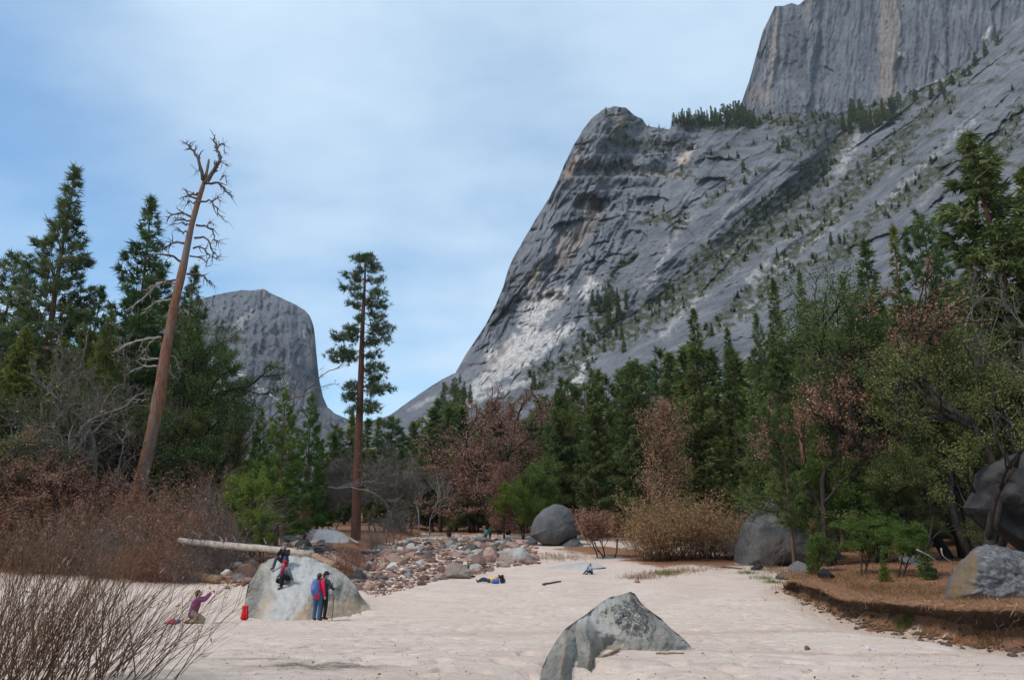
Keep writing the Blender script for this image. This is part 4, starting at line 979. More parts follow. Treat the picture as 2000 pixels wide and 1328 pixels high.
# saplings on the right terrace
for i, (px, D, pt) in enumerate(((1585, 41, 1050), (1722, 36, 1075), (1800, 36, 1050))):
    plant(SAPL, px, D, pt, 'small green fir sapling on the needle-covered bank', 'sapling', 'saplings on the right bank')
# ---- dense background stand
rb = np.random.default_rng(31)
GRP = 'conifers of the far stand'
LANDMARK = [(30, 'near the left edge of the photo'), (150, 'behind the tallest left pine'), (280, 'behind the leaning snag'), (400, 'at the right end of the left stand'), (540, 'below the distant cliff'), (680, 'behind the tall centre pine'), (780, 'above the grey bare trees'), (850, 'above the pale birches'), (940, 'above the pink oaks'), (1050, 'above the bright green oak'), (1130, 'above the grey rounded boulder'), (1215, 'behind the rusty-trunked cedar'), (1295, 'behind the rusty brown oak'), (1380, 'behind the golden bushes'), (1480, 'behind the deep green pine'), (1570, 'above the dome boulder'), (1680, 'behind the tall rusty oak'), (1800, 'behind the olive live oaks'), (1950, 'near the right edge of the photo')]
def far_stand(n, x0, x1, top_fn, d0, d1, wide=1.25, lab='dark conifer of the far stand', grp=GRP):
    for i in range(n):
        px = x0 + (x1 - x0) * (i + rb.uniform(0.1, 0.9)) / n; D = rb.uniform(d0, d1)
        mk = LANDMARK[int(np.argmin([abs(q[0] - px) for q in LANDMARK]))][1]
        isf = rb.uniform() < 0.7
        plant(FARFIR if isf else FARPINE, px, D, top_fn(px) + rb.uniform(-22, 34), ('pointed' if isf else 'round-topped') + ' ' + lab + ' ' + mk, 'conifer', grp, wide=wide * rb.uniform(0.8, 1.25), rs=rb)
mid_top = lambda x: np.interp(x, [620, 680, 740, 800, 860, 900, 960, 1020, 1080, 1200, 1300, 1400, 1500, 1600, 1800, 2050], [860, 825, 835, 830, 785, 790, 795, 800, 755, 740, 690, 690, 690, 640, 600, 520])
far_stand(24, 640, 1060, mid_top, 130, 190)
far_stand(18, 620, 1060, lambda x: mid_top(x) + 60, 112, 135, 1.2, 'shorter conifer of the front rank')
far_stand(18, 1050, 1500, mid_top, 110, 160)
far_stand(16, 1050, 1480, lambda x: mid_top(x) + 70, 90, 112, 1.2, 'shorter conifer of the front rank')
far_stand(14, 1480, 2050, mid_top, 90, 130, 1.2)
far_stand(12, 1440, 2050, lambda x: mid_top(x) + 120, 64, 88, 1.1, 'shorter conifer of the front rank')
far_stand(10, -40, 470, lambda x: 700, 98, 130, 1.3, 'shaded conifer', 'conifers behind the left stand')
far_stand(8, 430, 640, lambda x: 850, 90, 130, 1.1, 'small dark conifer standing', 'conifers below the distant cliff')
# dark undergrowth that closes the view under the crowns
for i in range(34):
    px = 850 + 1150 * (i + rb.uniform(0, 1)) / 34; D = np.interp(px, [850, 1100, 1450, 2000], [116, 100, 76, 54]) + rb.uniform(0, 10)
    plant(LIVE_B, px, D, np.interp(px, [850, 2000], [985, 900]) + rb.uniform(-30, 30), 'shaded leafy undergrowth tree ' + LANDMARK[int(np.argmin([abs(q[0] - px) for q in LANDMARK]))][1], 'tree', 'undergrowth at the forest edge', wide=1.2, rs=rb)
for i in range(16):
    px = -20 + 470 * (i + rb.uniform(0, 1)) / 16
    plant(LIVE_B, px, rb.uniform(70, 82), 880 + rb.uniform(-40, 40), 'low leafy tree in the brush ' + LANDMARK[int(np.argmin([abs(q[0] - px) for q in LANDMARK]))][1], 'tree', 'undergrowth of the left stand', wide=1.2, rs=rb)

# ---- the leaning dead snag, limb by limb
SN_D = 60.0
def snag_pts(pts, dep): return at([p[0] for p in pts], [p[1] for p in pts], SN_D + np.asarray(dep))
trunk_px = [(256, 1020, 21), (262, 985, 18), (285, 900, 14), (308, 790, 13), (325, 680, 11), (340, 600, 10), (358, 520, 8.4), (372, 450, 7), (385, 400, 6), (398, 358, 4.8), (404, 335, 3.4), (408, 312, 2.4)]
root = link('dead_snag', None); snp = at(258, 1015, SN_D); snz = float(ground_z(snp[0], snp[1]))
tp_ = smooth_line(np.concatenate([snag_pts(trunk_px, np.linspace(0, 1.5, 12)), np.array(trunk_px)[:, 2:3] * 0.9 * SN_D / F_PX], 1), 40)
tp_[0, 2] = min(tp_[0, 2], snz - 0.2)
g = Geo(); add_tubes(g, tp_[None, :, :3], (tp_[:, 3] * (1 + 0.05 * np.sin(np.arange(40) * 1.9) + 0.05 * np.sin(np.arange(40) * 0.7)))[None], 14)
link('trunk', g.mesh('snag_trunk', B_SNAG), root)
B_DEAD = bark_mat('dead_branch_bark', (0.055, 0.040, 0.036), (0.16, 0.125, 0.11))
B_PALE = bark_mat('bleached_branch_bark', (0.22, 0.19, 0.17), (0.42, 0.38, 0.34))
LIMBS = [([(400, 358), (418, 335), (428, 310), (424, 290), (418, 267)], 3.2), ([(424, 290), (436, 282), (441, 302)], 1.1), ([(428, 312), (445, 325)], 1.0), ([(396, 352), (391, 320), (384, 305), (374, 292), (368, 284), (355, 277)], 2.4), ([(391, 322), (383, 338)], 0.9), ([(405, 358), (430, 360), (445, 378), (455, 386)], 1.7), ([(430, 352), (440, 345), (443, 360)], 0.9), ([(390, 378), (370, 381), (358, 369)], 1.6), ([(386, 388), (364, 383), (357, 391)], 1.4), ([(384, 396), (368, 395), (364, 402)], 1.1), ([(388, 396), (412, 394), (427, 415), (437, 430)], 1.4), ([(412, 394), (424, 386), (434, 396)], 1.0), ([(375, 425), (355, 417), (340, 418), (325, 429)], 1.9), ([(373, 432), (352, 429), (338, 432)], 1.3), ([(372, 440), (352, 436), (331, 439)], 1.1), ([(383, 440), (405, 443), (416, 452), (420, 468), (424, 480)], 1.5), ([(405, 443), (410, 434), (417, 440)], 0.9), ([(368, 455), (352, 450), (347, 444)], 1.0), ([(380, 465), (405, 468), (414, 488), (420, 507), (430, 500)], 1.5), ([(378, 485), (396, 484), (408, 498), (404, 512)], 1.3), ([(364, 475), (340, 474), (325, 482), (310, 488)], 1.7), ([(355, 512), (335, 500), (305, 497), (280, 502)], 1.6), ([(370, 500), (395, 505), (405, 522)], 1.1), ([(365, 535), (395, 537), (405, 548), (412, 553), (420, 560)], 1.4),
         ([(362, 560), (385, 575), (400, 600)], 1.0), ([(350, 545), (330, 548), (300, 545)], 1.6), ([(338, 610), (352, 628), (360, 655)], 1.0)]
PALEL = [([(345, 555), (315, 552), (282, 580), (250, 606)], 1.9), ([(336, 585), (308, 590), (276, 612)], 1.5), ([(316, 660), (285, 662), (246, 676), (233, 684)], 2.0), ([(300, 664), (284, 682), (275, 690)], 1.0), ([(312, 700), (272, 702)], 1.3), ([(308, 715), (285, 716), (255, 724)], 1.5), ([(292, 780), (258, 780)], 1.2), ([(330, 690), (345, 705), (352, 728)], 1.1), ([(326, 720), (338, 735)], 1.0)]
rl = np.random.default_rng(17)
for grp_, m_ in ((LIMBS, B_DEAD), (PALEL, B_PALE)):
    for pts, w in grp_:
        g = Geo()
        dep = np.linspace(1.0, 1.0 + rl.uniform(-2.5, 2.5), len(pts))
        q = smooth_line(snag_pts(pts, dep), 12); q[1:] += 0.05 * rl.normal(size=(11, 3))
        wr = 1.6 * w * SN_D / F_PX * np.linspace(1, 0.32, 12)
        add_tubes(g, q[None], wr[None], 6)
        ntw = 5 + int(len(pts) * 2.6)
        for j in range(ntw):
            i = rl.integers(3, 12); d = unit(q[i] - q[i - 1] + 0.8 * unit(rl.normal(size=3)) * np.linalg.norm(q[i] - q[i - 1])); l = rl.uniform(0.25, 1.0)
            tw = q[i] + np.outer(np.linspace(0, 1, 5), d * l) + np.cumsum(0.05 * rl.normal(size=(5, 3)), 0)
            add_tubes(g, tw[None], (wr[i] * 0.6 * np.linspace(1, 0.4, 5))[None], 4)
        link('branch', g.mesh('snag_branch', m_), root)
tag(root, 'tall leaning dead snag with rust-coloured trunk and bare crooked branches', 'snag')

# ---- the tall thin pine in the centre
CP_D = 74.0
root = link('tall_pine', None)
tr = np.array([(694, 1075, 14), (695, 1040, 11.5), (699, 900, 10), (704, 760, 7.6), (708, 640, 5.2), (712, 560, 3.2), (714, 503, 1.2)])
tp_ = smooth_line(np.concatenate([at(tr[:, 0], tr[:, 1], CP_D), tr[:, 2:] * 0.82 * CP_D / F_PX], 1), 30)
tp_[0, 2] = float(ground_z(tp_[0, 0], tp_[0, 1])) - 0.2
wood, leaf = Geo(), Geo(); rc = np.random.default_rng(23)
add_tubes(wood, tp_[None, :, :3], tp_[None, :, 3], 10)
BR = [(506, 700, 500), (508, 726, 503), (505, 716, 496), (512, 693, 507), (515, 735, 512), (525, 742, 520), (530, 690, 530), (545, 672, 538), (548, 745, 548), (560, 668, 563), (565, 750, 570), (575, 690, 580), (580, 752, 590), (592, 752, 600), (596, 682, 592), (610, 748, 616), (615, 700, 622), (630, 760, 635), (640, 672, 640), (645, 655, 655), (648, 768, 645), (655, 650, 662), (660, 762, 662), (668, 735, 668), (682, 645, 688), (685, 660, 692), (690, 742, 690), (695, 645, 700), (712, 745, 708), (720, 755, 722), (735, 748, 738), (748, 675, 752), (752, 758, 752), (760, 766, 757), (765, 680, 770), (778, 672, 780), (785, 740, 790), (800, 735, 800), (795, 680, 800)]
for (py0, tx, ty) in BR:
    i = np.argmin(np.abs(np.interp(np.linspace(0, 1, 30), np.linspace(0, 1, 7), tr[:, 1]) - py0))
    x0 = np.interp(py0, tr[::-1, 1], tr[::-1, 0])
    for rep in range(2):
        dz = rc.uniform(-1, 1) * (1.0 if rep == 0 else 2.6)
        f = 1.0 if rep == 0 else rc.uniform(0.3, 0.75)
        a = at(x0, py0, CP_D); b = at(x0 + (tx - x0) * f, py0 + (ty - py0) * f + rc.uniform(-4, 4), CP_D + dz)
        m_ = 0.5 * (a + b); m_[2] -= 0.12 * np.linalg.norm(b - a)
        q = smooth_line(np.array([a, m_, b]), 9)
        l = np.linalg.norm(b - a); add_tubes(wood, q[None], (0.018 + 0.012 * l) * np.linspace(1, 0.3, 9)[None], 4)
        n = int(9 + 11 * l)
        s = 1 - 0.62 * rc.uniform(0, 1, n) ** 1.3
        C = np.stack([np.interp(s * 8, np.arange(9), q[:, k]) for k in range(3)], -1)
        C += rc.normal(size=(n, 3)) * np.array([0.30, 0.45, 0.26]) * (0.55 + 0.12 * l)
        d = np.tile(unit(b - a), (n, 1)) * 0.6; d[:, 2] += 0.5
        blades(leaf, C, d, rc.uniform(0.34, 0.56, n), 13, 0.9, 0.13, rc, 0.42 + 0.13 * rc.normal(size=n) + 0.10 * rc.normal())
link('trunk', wood.mesh('tall_pine_trunk', B_CENTRE), root); link('crown', leaf.mesh('tall_pine_crown', L_PINE2, False), root)
tag(root, 'tall thin pine with sparse tufted branches standing alone in the centre', 'pine')
# ================================================================== rocks
from mathutils.bvhtree import BVHTree
def mat_boulder(name, base, light, lichen=0.3, scale=1.0, tan=(0.36, 0.27, 0.19), moss=None, lich_col=(0.045, 0.043, 0.042)):
    t = NT(name); P = t.pos((scale,) * 3, obj=True)
    n1 = t.noise(P, 0.8, 6, 0.6); n2 = t.noise(P, 5.0, 6, 0.68, 0.3); n3 = t.noise(P, 26.0, 4, 0.65); n4 = t.noise(t.pos((scale, scale, scale * 0.25), obj=True), 3.0, 5, 0.65)
    c = t.mix(t.rng(n1, 0.35, 0.65), base, light)
    c = t.mix(t.rng(n4, 0.52, 0.7, 0, 0.45), c, tuple(x * 0.5 for x in base))
    c = t.mix(t.rng(n3, 0.4, 0.72, 0, 0.35), c, tuple(min(1, x * 1.5) for x in light))
    c = t.mix(t.math('MULTIPLY', t.attr('tan'), t.rng(n2, 0.3, 0.65, 0.95, 0.7)), c, tan)
    c = t.mix(t.math('MULTIPLY', t.attr('pale'), t.rng(n2, 0.35, 0.65, 0.95, 0.6)), c, (0.46, 0.445, 0.42))
    c = t.mix(t.math('MULTIPLY', t.attr('dark'), t.rng(n2, 0.36, 0.6, 1.0, 0.35)), c, (0.085, 0.078, 0.072))
    n5 = t.noise(P, 11.0, 7, 0.75, 0.5)
    lm = t.math('ADD', t.math('MULTIPLY', t.attr('lichen'), 0.13), t.math('ADD', t.math('MULTIPLY', n2, 0.45), t.math('MULTIPLY', n5, 0.55)))
    c = t.mix(t.rng(lm, 0.60 - 0.08 * lichen, 0.64 - 0.08 * lichen, 0, 0.85), c, lich_col)
    if moss: c = t.mix(t.math('MULTIPLY', t.attr('moss'), t.rng(n2, 0.35, 0.6, 0.95, 0.35)), c, moss)
    n6 = t.noise(P, 70.0, 3, 0.7)
    c = t.mix(t.rng(n6, 0.55, 0.7, 0, 0.5), c, tuple(x * 0.45 for x in base)); c = t.mix(t.rng(n6, 0.45, 0.3, 0, 0.35), c, tuple(min(1, x * 1.5) for x in light))
    crack = t.rng(t.voro(t.pos((scale, scale, scale * 0.6), (0.5, 0.4, 0.2), obj=True), 0.55, 'DISTANCE_TO_EDGE'), 0.0, 0.012, 1, 0)
    c = t.mix(t.math('MULTIPLY', crack, 0.0), c, (0.03, 0.027, 0.025))
    h = t.math('ADD', t.math('ADD', t.math('MULTIPLY', n2, 1.0), t.math('MULTIPLY', n3, 0.35)), t.math('MULTIPLY', n6, 0.12))
    return t.finish(c, 0.88, t.bump(h, 0.75, 0.10), 0.2)
def boulder(name, outline, D, thick, mat, label, tilt=0.0, creases=(), paints=None, rough=1.0, seed=0, m=34, n=150, centre=None, power=2.2):
    ol = np.array(list(outline) + [outline[0]], float); ol = resample(ol, n + 1)[:-1]
    ol += (rough * 2.0) * np.stack([fbm(ol[:, 0] / 14, ol[:, 1] / 14, 3, seed), fbm(ol[:, 0] / 14, ol[:, 1] / 14, 3, seed + 7)], -1)
    c = ol.mean(0) if centre is None else np.array(centre, float)
    hh = ol[:, 1].max() - ol[:, 1].min()
    def surf(s, sign):
        XY = c + (ol - c)[None] * s[:, None, None]
        X, Y = XY[..., 0], XY[..., 1]
        sc_ = hh / 100.0
        bulge = (1 - np.clip(s, 0, 1) ** power) ** (1 / power)
        rel = 0.055 * ridged(X / (34 * sc_), Y / (26 * sc_), 4, seed + 3) + 0.03 * fbm(X / (9 * sc_), Y / (8 * sc_), 3, seed + 4) + 0.09 * fbm(X / (60 * sc_), Y / (50 * sc_), 2, seed + 5)
        off = -sign * thick * (bulge[:, None] * (1 + rough * rel) ) - tilt * (Y - c[1]) / hh
        if sign > 0:
            for pts, amp, w in creases: off = off - amp * np.exp(-(seg_dist(X, Y, pts) / w) ** 2) * bulge[:, None] ** 0.6
        return at(X, Y, D + off), X, Y
    sf = np.sin(np.linspace(0, np.pi / 2, m)); F, fx, fy = surf(sf, 1); B, bx, by = surf(sf[:-1][::-1], -1)
    V = np.concatenate([F, B]); X = np.concatenate([fx, bx]); Y = np.concatenate([fy, by])
    A = {}
    for k in ('tan', 'pale', 'dark', 'lichen', 'moss'):
        A[k] = paint(X, Y, paints[k], 7, seed + 9, 8) if paints and k in paints else np.zeros_like(X)
    org = V.reshape(-1, 3).mean(0); org[2] = V[..., 2].min()
    me = new_mesh(name, V.reshape(-1, 3) - org, [grid_faces(V.shape[0], n, True)[:, ::-1]], mat, A)
    o = link(name, me, None, org)
    tag(o, label, 'boulder')
    return o
def facet_boulder(name, verts, hull, mat, label, paints, seed=0, back=1.2, levels=4, rough=0.02):
    """planar faces between surveyed corners (px, py, D), then fine relief; hull = how many leading corners form the outline"""
    from mathutils.geometry import delaunay_2d_cdt
    vs = np.array(verts, float); n = hull
    res = delaunay_2d_cdt([Vector((v[0], v[1])) for v in vs], [(i, (i + 1) % n) for i in range(n)], [list(range(n))], 1, 1e-6)
    P2 = np.array([v[:] for v in res[0]]); F = np.array([list(f) for f in res[2]], int)
    D = np.array([vs[np.argmin(np.hypot(vs[:, 0] - p[0], vs[:, 1] - p[1])), 2] for p in P2]); Q = np.concatenate([P2, D[:, None]], 1)
    for _ in range(levels):
        e = np.sort(np.concatenate([F[:, [0, 1]], F[:, [1, 2]], F[:, [2, 0]]]), 1); ue, inv = np.unique(e, axis=0, return_inverse=True); inv = inv.ravel()
        mid = Q[ue].mean(1); k = len(F); a, b, c = inv[:k] + len(Q), inv[k:2 * k] + len(Q), inv[2 * k:] + len(Q)
        F = np.concatenate([np.stack([F[:, 0], a, c], 1), np.stack([a, F[:, 1], b], 1), np.stack([c, b, F[:, 2]], 1), np.stack([a, b, c], 1)]); Q = np.concatenate([Q, mid])
    # soften the corners a little
    e = np.concatenate([F[:, [0, 1]], F[:, [1, 2]], F[:, [2, 0]]]); ue, cnt = np.unique(np.sort(e, 1), axis=0, return_counts=True); bd = np.unique(ue[cnt == 1])
    isb = np.zeros(len(Q), bool); isb[bd] = True
    for _ in range(3):
        acc = np.zeros_like(Q); w = np.zeros(len(Q))
        np.add.at(acc, ue[:, 0], Q[ue[:, 1]]); np.add.at(acc, ue[:, 1], Q[ue[:, 0]]); np.add.at(w, ue[:, 0], 1); np.add.at(w, ue[:, 1], 1)
        Q = np.where(isb[:, None], Q, 0.45 * Q + 0.55 * acc / w[:, None])
    X, Y = Q[:, 0], Q[:, 1]
    Dn = Q[:, 2] + np.where(isb, 0, 1) * Q[:, 2] * rough * (0.5 * fbm(X / 34, Y / 30, 4, seed) + 0.35 * ridged(X / 22, Y / 30, 4, seed + 3) + 0.25 * cells(X / 16, Y / 26, seed + 5) * 0.4 + 0.035 * fbm(X / 6, Y / 6, 2, seed + 6))
    V = at(X, Y, Dn)
    # back: the outline drawn in and pushed away
    ob = [int(i) for i in range(n)]
    idx = [int(np.argmin(np.hypot(Q[:, 0] - vs[i, 0], Q[:, 1] - vs[i, 1]))) for i in ob]
    bedge = ue[cnt == 1]; cen = V[bd].mean(0); newi = -np.ones(len(Q), int); newi[bd] = np.arange(len(bd)) + len(V)
    B = V[bd] + (cen - V[bd]) * 0.35 + np.array([0, back, 0]); B[:, 2] = np.minimum(B[:, 2], V[bd][:, 2] - 0.05)
    VV = np.concatenate([V, B, (cen + np.array([0, back * 1.3, -0.3]))[None]]); quads = np.stack([bedge[:, 0], bedge[:, 1], newi[bedge[:, 1]], newi[bedge[:, 0]]], 1); tri2 = np.stack([newi[bedge[:, 0]], newi[bedge[:, 1]], np.full(len(bedge), len(VV) - 1)], 1)
    XX = np.concatenate([X, X[bd], [X.mean()]]); YY = np.concatenate([Y, Y[bd], [Y.mean()]])
    A = {k: (paint(XX, YY, paints[k], 8, seed + 9, 9) if k in paints else np.zeros_like(XX)) for k in ('tan', 'pale', 'dark', 'lichen', 'moss')}
    org = V.mean(0); org[2] = V[:, 2].min()
    o = link(name, new_mesh(name, VV - org, [F[:, ::-1], tri2, quads], mat, A), None, org); tag(o, label, 'boulder'); return o
SLIDE = facet_boulder('slide_boulder', [(474, 1228, 30.4), (477, 1180, 31.8), (484, 1143, 33.0), (497, 1124, 33.8), (508, 1102, 34.4), (525, 1092, 34.6), (548, 1086, 34.9), (575, 1084, 35.0), (602, 1087, 35.0), (628, 1096, 35.0), (652, 1107, 35.0), (674, 1122, 35.0), (692, 1140, 34.8), (705, 1163, 34.2), (724, 1188, 33.2), (758, 1230, 31.4), (700, 1232, 30.2), (620, 1234, 29.4), (540, 1232, 29.4),
    (522, 1118, 33.1), (516, 1150, 32.0), (502, 1195, 30.6), (560, 1118, 33.2), (600, 1114, 33.5), (575, 1150, 31.7), (536, 1185, 30.4), (590, 1188, 30.4), (610, 1158, 31.4), (650, 1150, 31.9), (698, 1158, 33.2), (616, 1176, 31.2), (660, 1174, 31.9), (702, 1180, 32.9), (640, 1208, 30.6), (705, 1208, 31.6), (640, 1120, 33.6), (670, 1138, 33.6), (500, 1160, 32.2)], 19, mat_boulder('slide_boulder_rock', (0.21, 0.185, 0.155), (0.38, 0.35, 0.305), 0.05, 0.8, tan=(0.38, 0.265, 0.17)),
    'big smooth pale boulder that two people are sitting on', {'pale': [('p', [(535, 1092), (600, 1090), (660, 1115), (640, 1148), (605, 1158), (570, 1212), (505, 1212), (540, 1165), (530, 1130)])], 'dark': [('p', [(468, 1225), (478, 1145), (505, 1105), (518, 1118), (512, 1160), (496, 1222)], 0.85), ('b', [(660, 1152), (702, 1162)], 4), ('p', [(640, 1185), (700, 1180), (720, 1205), (650, 1210)], 0.4)], 'tan': [('p', [(580, 1190), (615, 1170), (700, 1168), (750, 1222), (560, 1224)]), ('p', [(505, 1185), (535, 1160), (530, 1195), (495, 1215)])]}, 5, 2.5, 4, 0.012)
FGB = facet_boulder('foreground_boulder', [(1050, 1368, 8.6), (1056, 1312, 10.0), (1068, 1282, 10.6), (1086, 1251, 11.3), (1104, 1227, 11.9), (1127, 1213, 12.4), (1146, 1198, 12.8), (1170, 1180, 13.2), (1190, 1166, 13.5), (1212, 1161, 13.7), (1231, 1155, 13.8), (1240, 1159, 13.8), (1252, 1177, 13.6), (1271, 1193, 13.5), (1291, 1207, 13.5), (1312, 1228, 13.4), (1336, 1247, 13.3), (1350, 1262, 13.2), (1362, 1286, 12.5), (1300, 1292, 11.9), (1240, 1288, 12.0), (1185, 1288, 12.0), (1165, 1302, 11.2), (1142, 1326, 10.2), (1112, 1358, 9.1), (1088, 1388, 8.3),
    (1106, 1246, 11.1), (1099, 1290, 10.0), (1091, 1338, 8.9), (1124, 1240, 11.9), (1128, 1272, 11.3), (1121, 1322, 10.1), (1074, 1300, 10.2), (1070, 1340, 9.2), (1143, 1232, 11.5), (1152, 1262, 11.0), (1150, 1294, 10.6), (1166, 1232, 12.3), (1180, 1262, 12.4), (1205, 1200, 12.8), (1218, 1240, 12.4), (1238, 1190, 13.0), (1262, 1222, 12.6), (1272, 1262, 12.2), (1285, 1222, 13.1), (1318, 1258, 12.7), (1300, 1244, 12.6), (1180, 1210, 12.8)], 26,
    mat_boulder('foreground_boulder_rock', (0.205, 0.186, 0.154), (0.40, 0.372, 0.32), 0.2, 1.9, tan=(0.27, 0.195, 0.13)), 'pointed grey boulder with dark lichen half buried in the foreground sand',
    {'lichen': [('p', [(1195, 1185), (1235, 1158), (1275, 1200), (1265, 1248), (1215, 1240)])], 'dark': [('p', [(1050, 1360), (1062, 1290), (1090, 1250), (1098, 1285), (1085, 1360)], 0.8), ('p', [(1132, 1226), (1162, 1236), (1172, 1275), (1152, 1278)], 0.7), ('p', [(1105, 1310), (1128, 1262), (1150, 1292), (1110, 1350)], 0.8), ('p', [(1205, 1252), (1290, 1240), (1360, 1285), (1260, 1290)], 0.55)], 'tan': [('b', [(1104, 1245), (1095, 1340)], 5), ('p', [(1150, 1262), (1200, 1250), (1230, 1290), (1150, 1300)], 0.7)], 'pale': [('b', [(1128, 1218), (1200, 1170)], 6), ('b', [(1165, 1205), (1195, 1250)], 6)]}, 15)
GREYM = mat_boulder('grey_boulder_rock', (0.060, 0.060, 0.062), (0.130, 0.128, 0.128), 0.3, 0.7, moss=(0.20, 0.115, 0.035), lich_col=(0.22, 0.217, 0.205))
boulder('rounded_boulder', [(1035, 1047), (1037, 1030), (1044, 1012), (1060, 995), (1082, 984), (1098, 986), (1112, 994), (1126, 1014), (1131, 1036), (1122, 1049), (1104, 1060), (1088, 1068), (1060, 1063)], 76, 2.0, GREYM, 'dark grey rounded boulder perched at the forest edge in the centre', 0.5, rough=0.6, seed=25)
boulder('mossy_boulder', [(1086, 1085), (1098, 1062), (1115, 1050), (1132, 1056), (1144, 1070), (1148, 1088)], 75, 1.4, GREYM, 'low grey boulder with mossy face under the rounded boulder', 0.5, rough=0.9, seed=26)
boulder('dome_boulder', [(1430, 1120), (1436, 1065), (1452, 1022), (1480, 990), (1515, 972), (1550, 970), (1585, 986), (1615, 1015), (1638, 1055), (1648, 1120)], 59, 4.2, GREYM, 'huge dark dome-shaped boulder under the trees behind the golden bush', 1.5, rough=0.6, seed=27)
boulder('lichen_boulder', [(1840, 1172), (1852, 1130), (1872, 1100), (1892, 1080), (1908, 1066), (1945, 1063), (1985, 1074), (2040, 1090), (2090, 1130), (2100, 1195), (1980, 1200), (1900, 1185)], 28, 1.7, GREYM, 'rough grey boulder with an orange mossy side at the right edge', 0.8, [([(1905, 1070), (1900, 1150)], 0.2, 14)], {'moss': [('p', [(1845, 1165), (1875, 1100), (1905, 1075), (1910, 1130), (1895, 1160)])], 'lichen': [('p', [(1905, 1060), (2100, 1060), (2100, 1200), (1890, 1190)], 0.55)]}, 2.0, 28, power=2.8)
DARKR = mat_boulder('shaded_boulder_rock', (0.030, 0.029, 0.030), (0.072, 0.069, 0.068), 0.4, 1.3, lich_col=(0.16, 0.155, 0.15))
boulder('overhanging_boulder', [(1878, 992), (1898, 962), (1904, 925), (1928, 905), (1968, 890), (2060, 868), (2190, 900), (2200, 1130), (2080, 1120), (2000, 1082), (1960, 1052), (1920, 1022)], 33, 2.6, DARKR, 'great overhanging grey boulder at the right edge behind the oak trunk', -2.5, [([(1890, 985), (1960, 1040), (2030, 1078)], 0.5, 14), ([(1905, 930), (1950, 990), (2050, 1060)], -0.3, 16)], None, 2.0, 29, power=3.2)
TANR = mat_boulder('tan_boulder_rock', (0.17, 0.125, 0.100), (0.33, 0.26, 0.215), 0.0, 1.5)
boulder('flat_boulder', [(866, 1130), (869, 1108), (884, 1098), (903, 1101), (922, 1116), (918, 1130)], 48, 0.8, TANR, 'dark tilted flat boulder where the stones meet the sand', 0.5, seed=31, rough=1.1)
boulder('pale_topped_boulder', [(970, 1103), (978, 1080), (986, 1071), (1008, 1068), (1024, 1069), (1036, 1084), (1050, 1104)], 58, 1.2, TANR, 'brown boulder with a pale top below the rounded boulder', 0.9, [], {'pale': [('p', [(985, 1070), (1025, 1066), (1032, 1080), (1012, 1090), (995, 1082)])]}, 1.1, 32)
boulder('pointed_boulder', [(920, 1096), (935, 1078), (952, 1067), (968, 1070), (980, 1090)], 62, 0.9, GREYM, 'grey pointed boulder among the stones left of the pale-topped one', 0.5, seed=33, rough=1.2)
boulder('white_boulder', [(880, 1058), (884, 1046), (892, 1040), (900, 1044), (906, 1057)], 96, 1.0, mat_boulder('white_rock', (0.42, 0.41, 0.39), (0.55, 0.54, 0.52), 0, 1.0), 'small white boulder at the far end of the stream bed', 0.4, seed=34)
boulder('sloping_slab', [(1040, 1122), (1070, 1108), (1120, 1098), (1165, 1099), (1185, 1108), (1150, 1118), (1090, 1124)], 54, 1.4, mat_boulder('slab_rock', (0.36, 0.33, 0.31), (0.50, 0.46, 0.43), 0.1, 1.2), 'low pale rock slab lying flush in the sand behind the foreground boulder', 2.2, seed=35, rough=0.5)
boulder('sandy_slab', [(560, 1075), (575, 1045), (600, 1034), (640, 1032), (670, 1040), (690, 1056), (690, 1078)], 72, 2.5, mat_boulder('sandy_rock', (0.40, 0.37, 0.35), (0.52, 0.48, 0.45), 0.0, 0.6), 'pale sandy rock slope behind the slide boulder', 3.0, seed=36, rough=0.7)

# ---- loose stones: prototypes, then individuals, then the uncountable rest
def stone_proto(seed, sub=1):
    import bmesh
    r = np.random.default_rng(seed); bm = bmesh.new(); bmesh.ops.create_icosphere(bm, subdivisions=sub, radius=1.0)
    v = np.array([x.co[:] for x in bm.verts]); f = np.array([[q.index for q in p.verts] for p in bm.faces]); bm.free()
    d = unit(v); N = unit(r.normal(size=(9, 3))); h = r.uniform(0.55, 1.0, 9)
    rr = np.min(np.where(d @ N.T > 0.05, h[None] / np.maximum(d @ N.T, 0.05), 9), 1)
    v = d * np.minimum(rr, 1.15)[:, None] * np.array([1.0, r.uniform(0.65, 0.95), r.uniform(0.45, 0.75)])
    return v, f
PROTO = [stone_proto(100 + i, 2 if i < 4 else 1) for i in range(10)]
def stone_mat(name, a, b):
    t = NT(name); oi = t.node('ShaderNodeObjectInfo').outputs['Random']; v = t.attr('var'); P = t.pos()
    n = t.noise(P, 6.0, 5, 0.65)
    c = t.ramp(t.math('FRACT', t.math('ADD', t.math('MULTIPLY', v, 3.0), oi)), [(0.0, tuple(x * 0.55 for x in a)), (0.35, a), (0.65, b), (1.0, tuple(x * 1.25 for x in b))])
    c = t.mix(t.rng(n, 0.45, 0.7, 0, 0.5), c, tuple(x * 0.5 for x in a))
    return t.finish(c, 0.9, t.bump(n, 0.5, 0.05), 0.15)
SM = {'tan': stone_mat('tan_stone', (0.20, 0.120, 0.095), (0.35, 0.225, 0.175)), 'grey': stone_mat('grey_stone', (0.12, 0.115, 0.115), (0.27, 0.26, 0.25)), 'pale': stone_mat('pale_stone', (0.33, 0.30, 0.28), (0.48, 0.45, 0.42))}
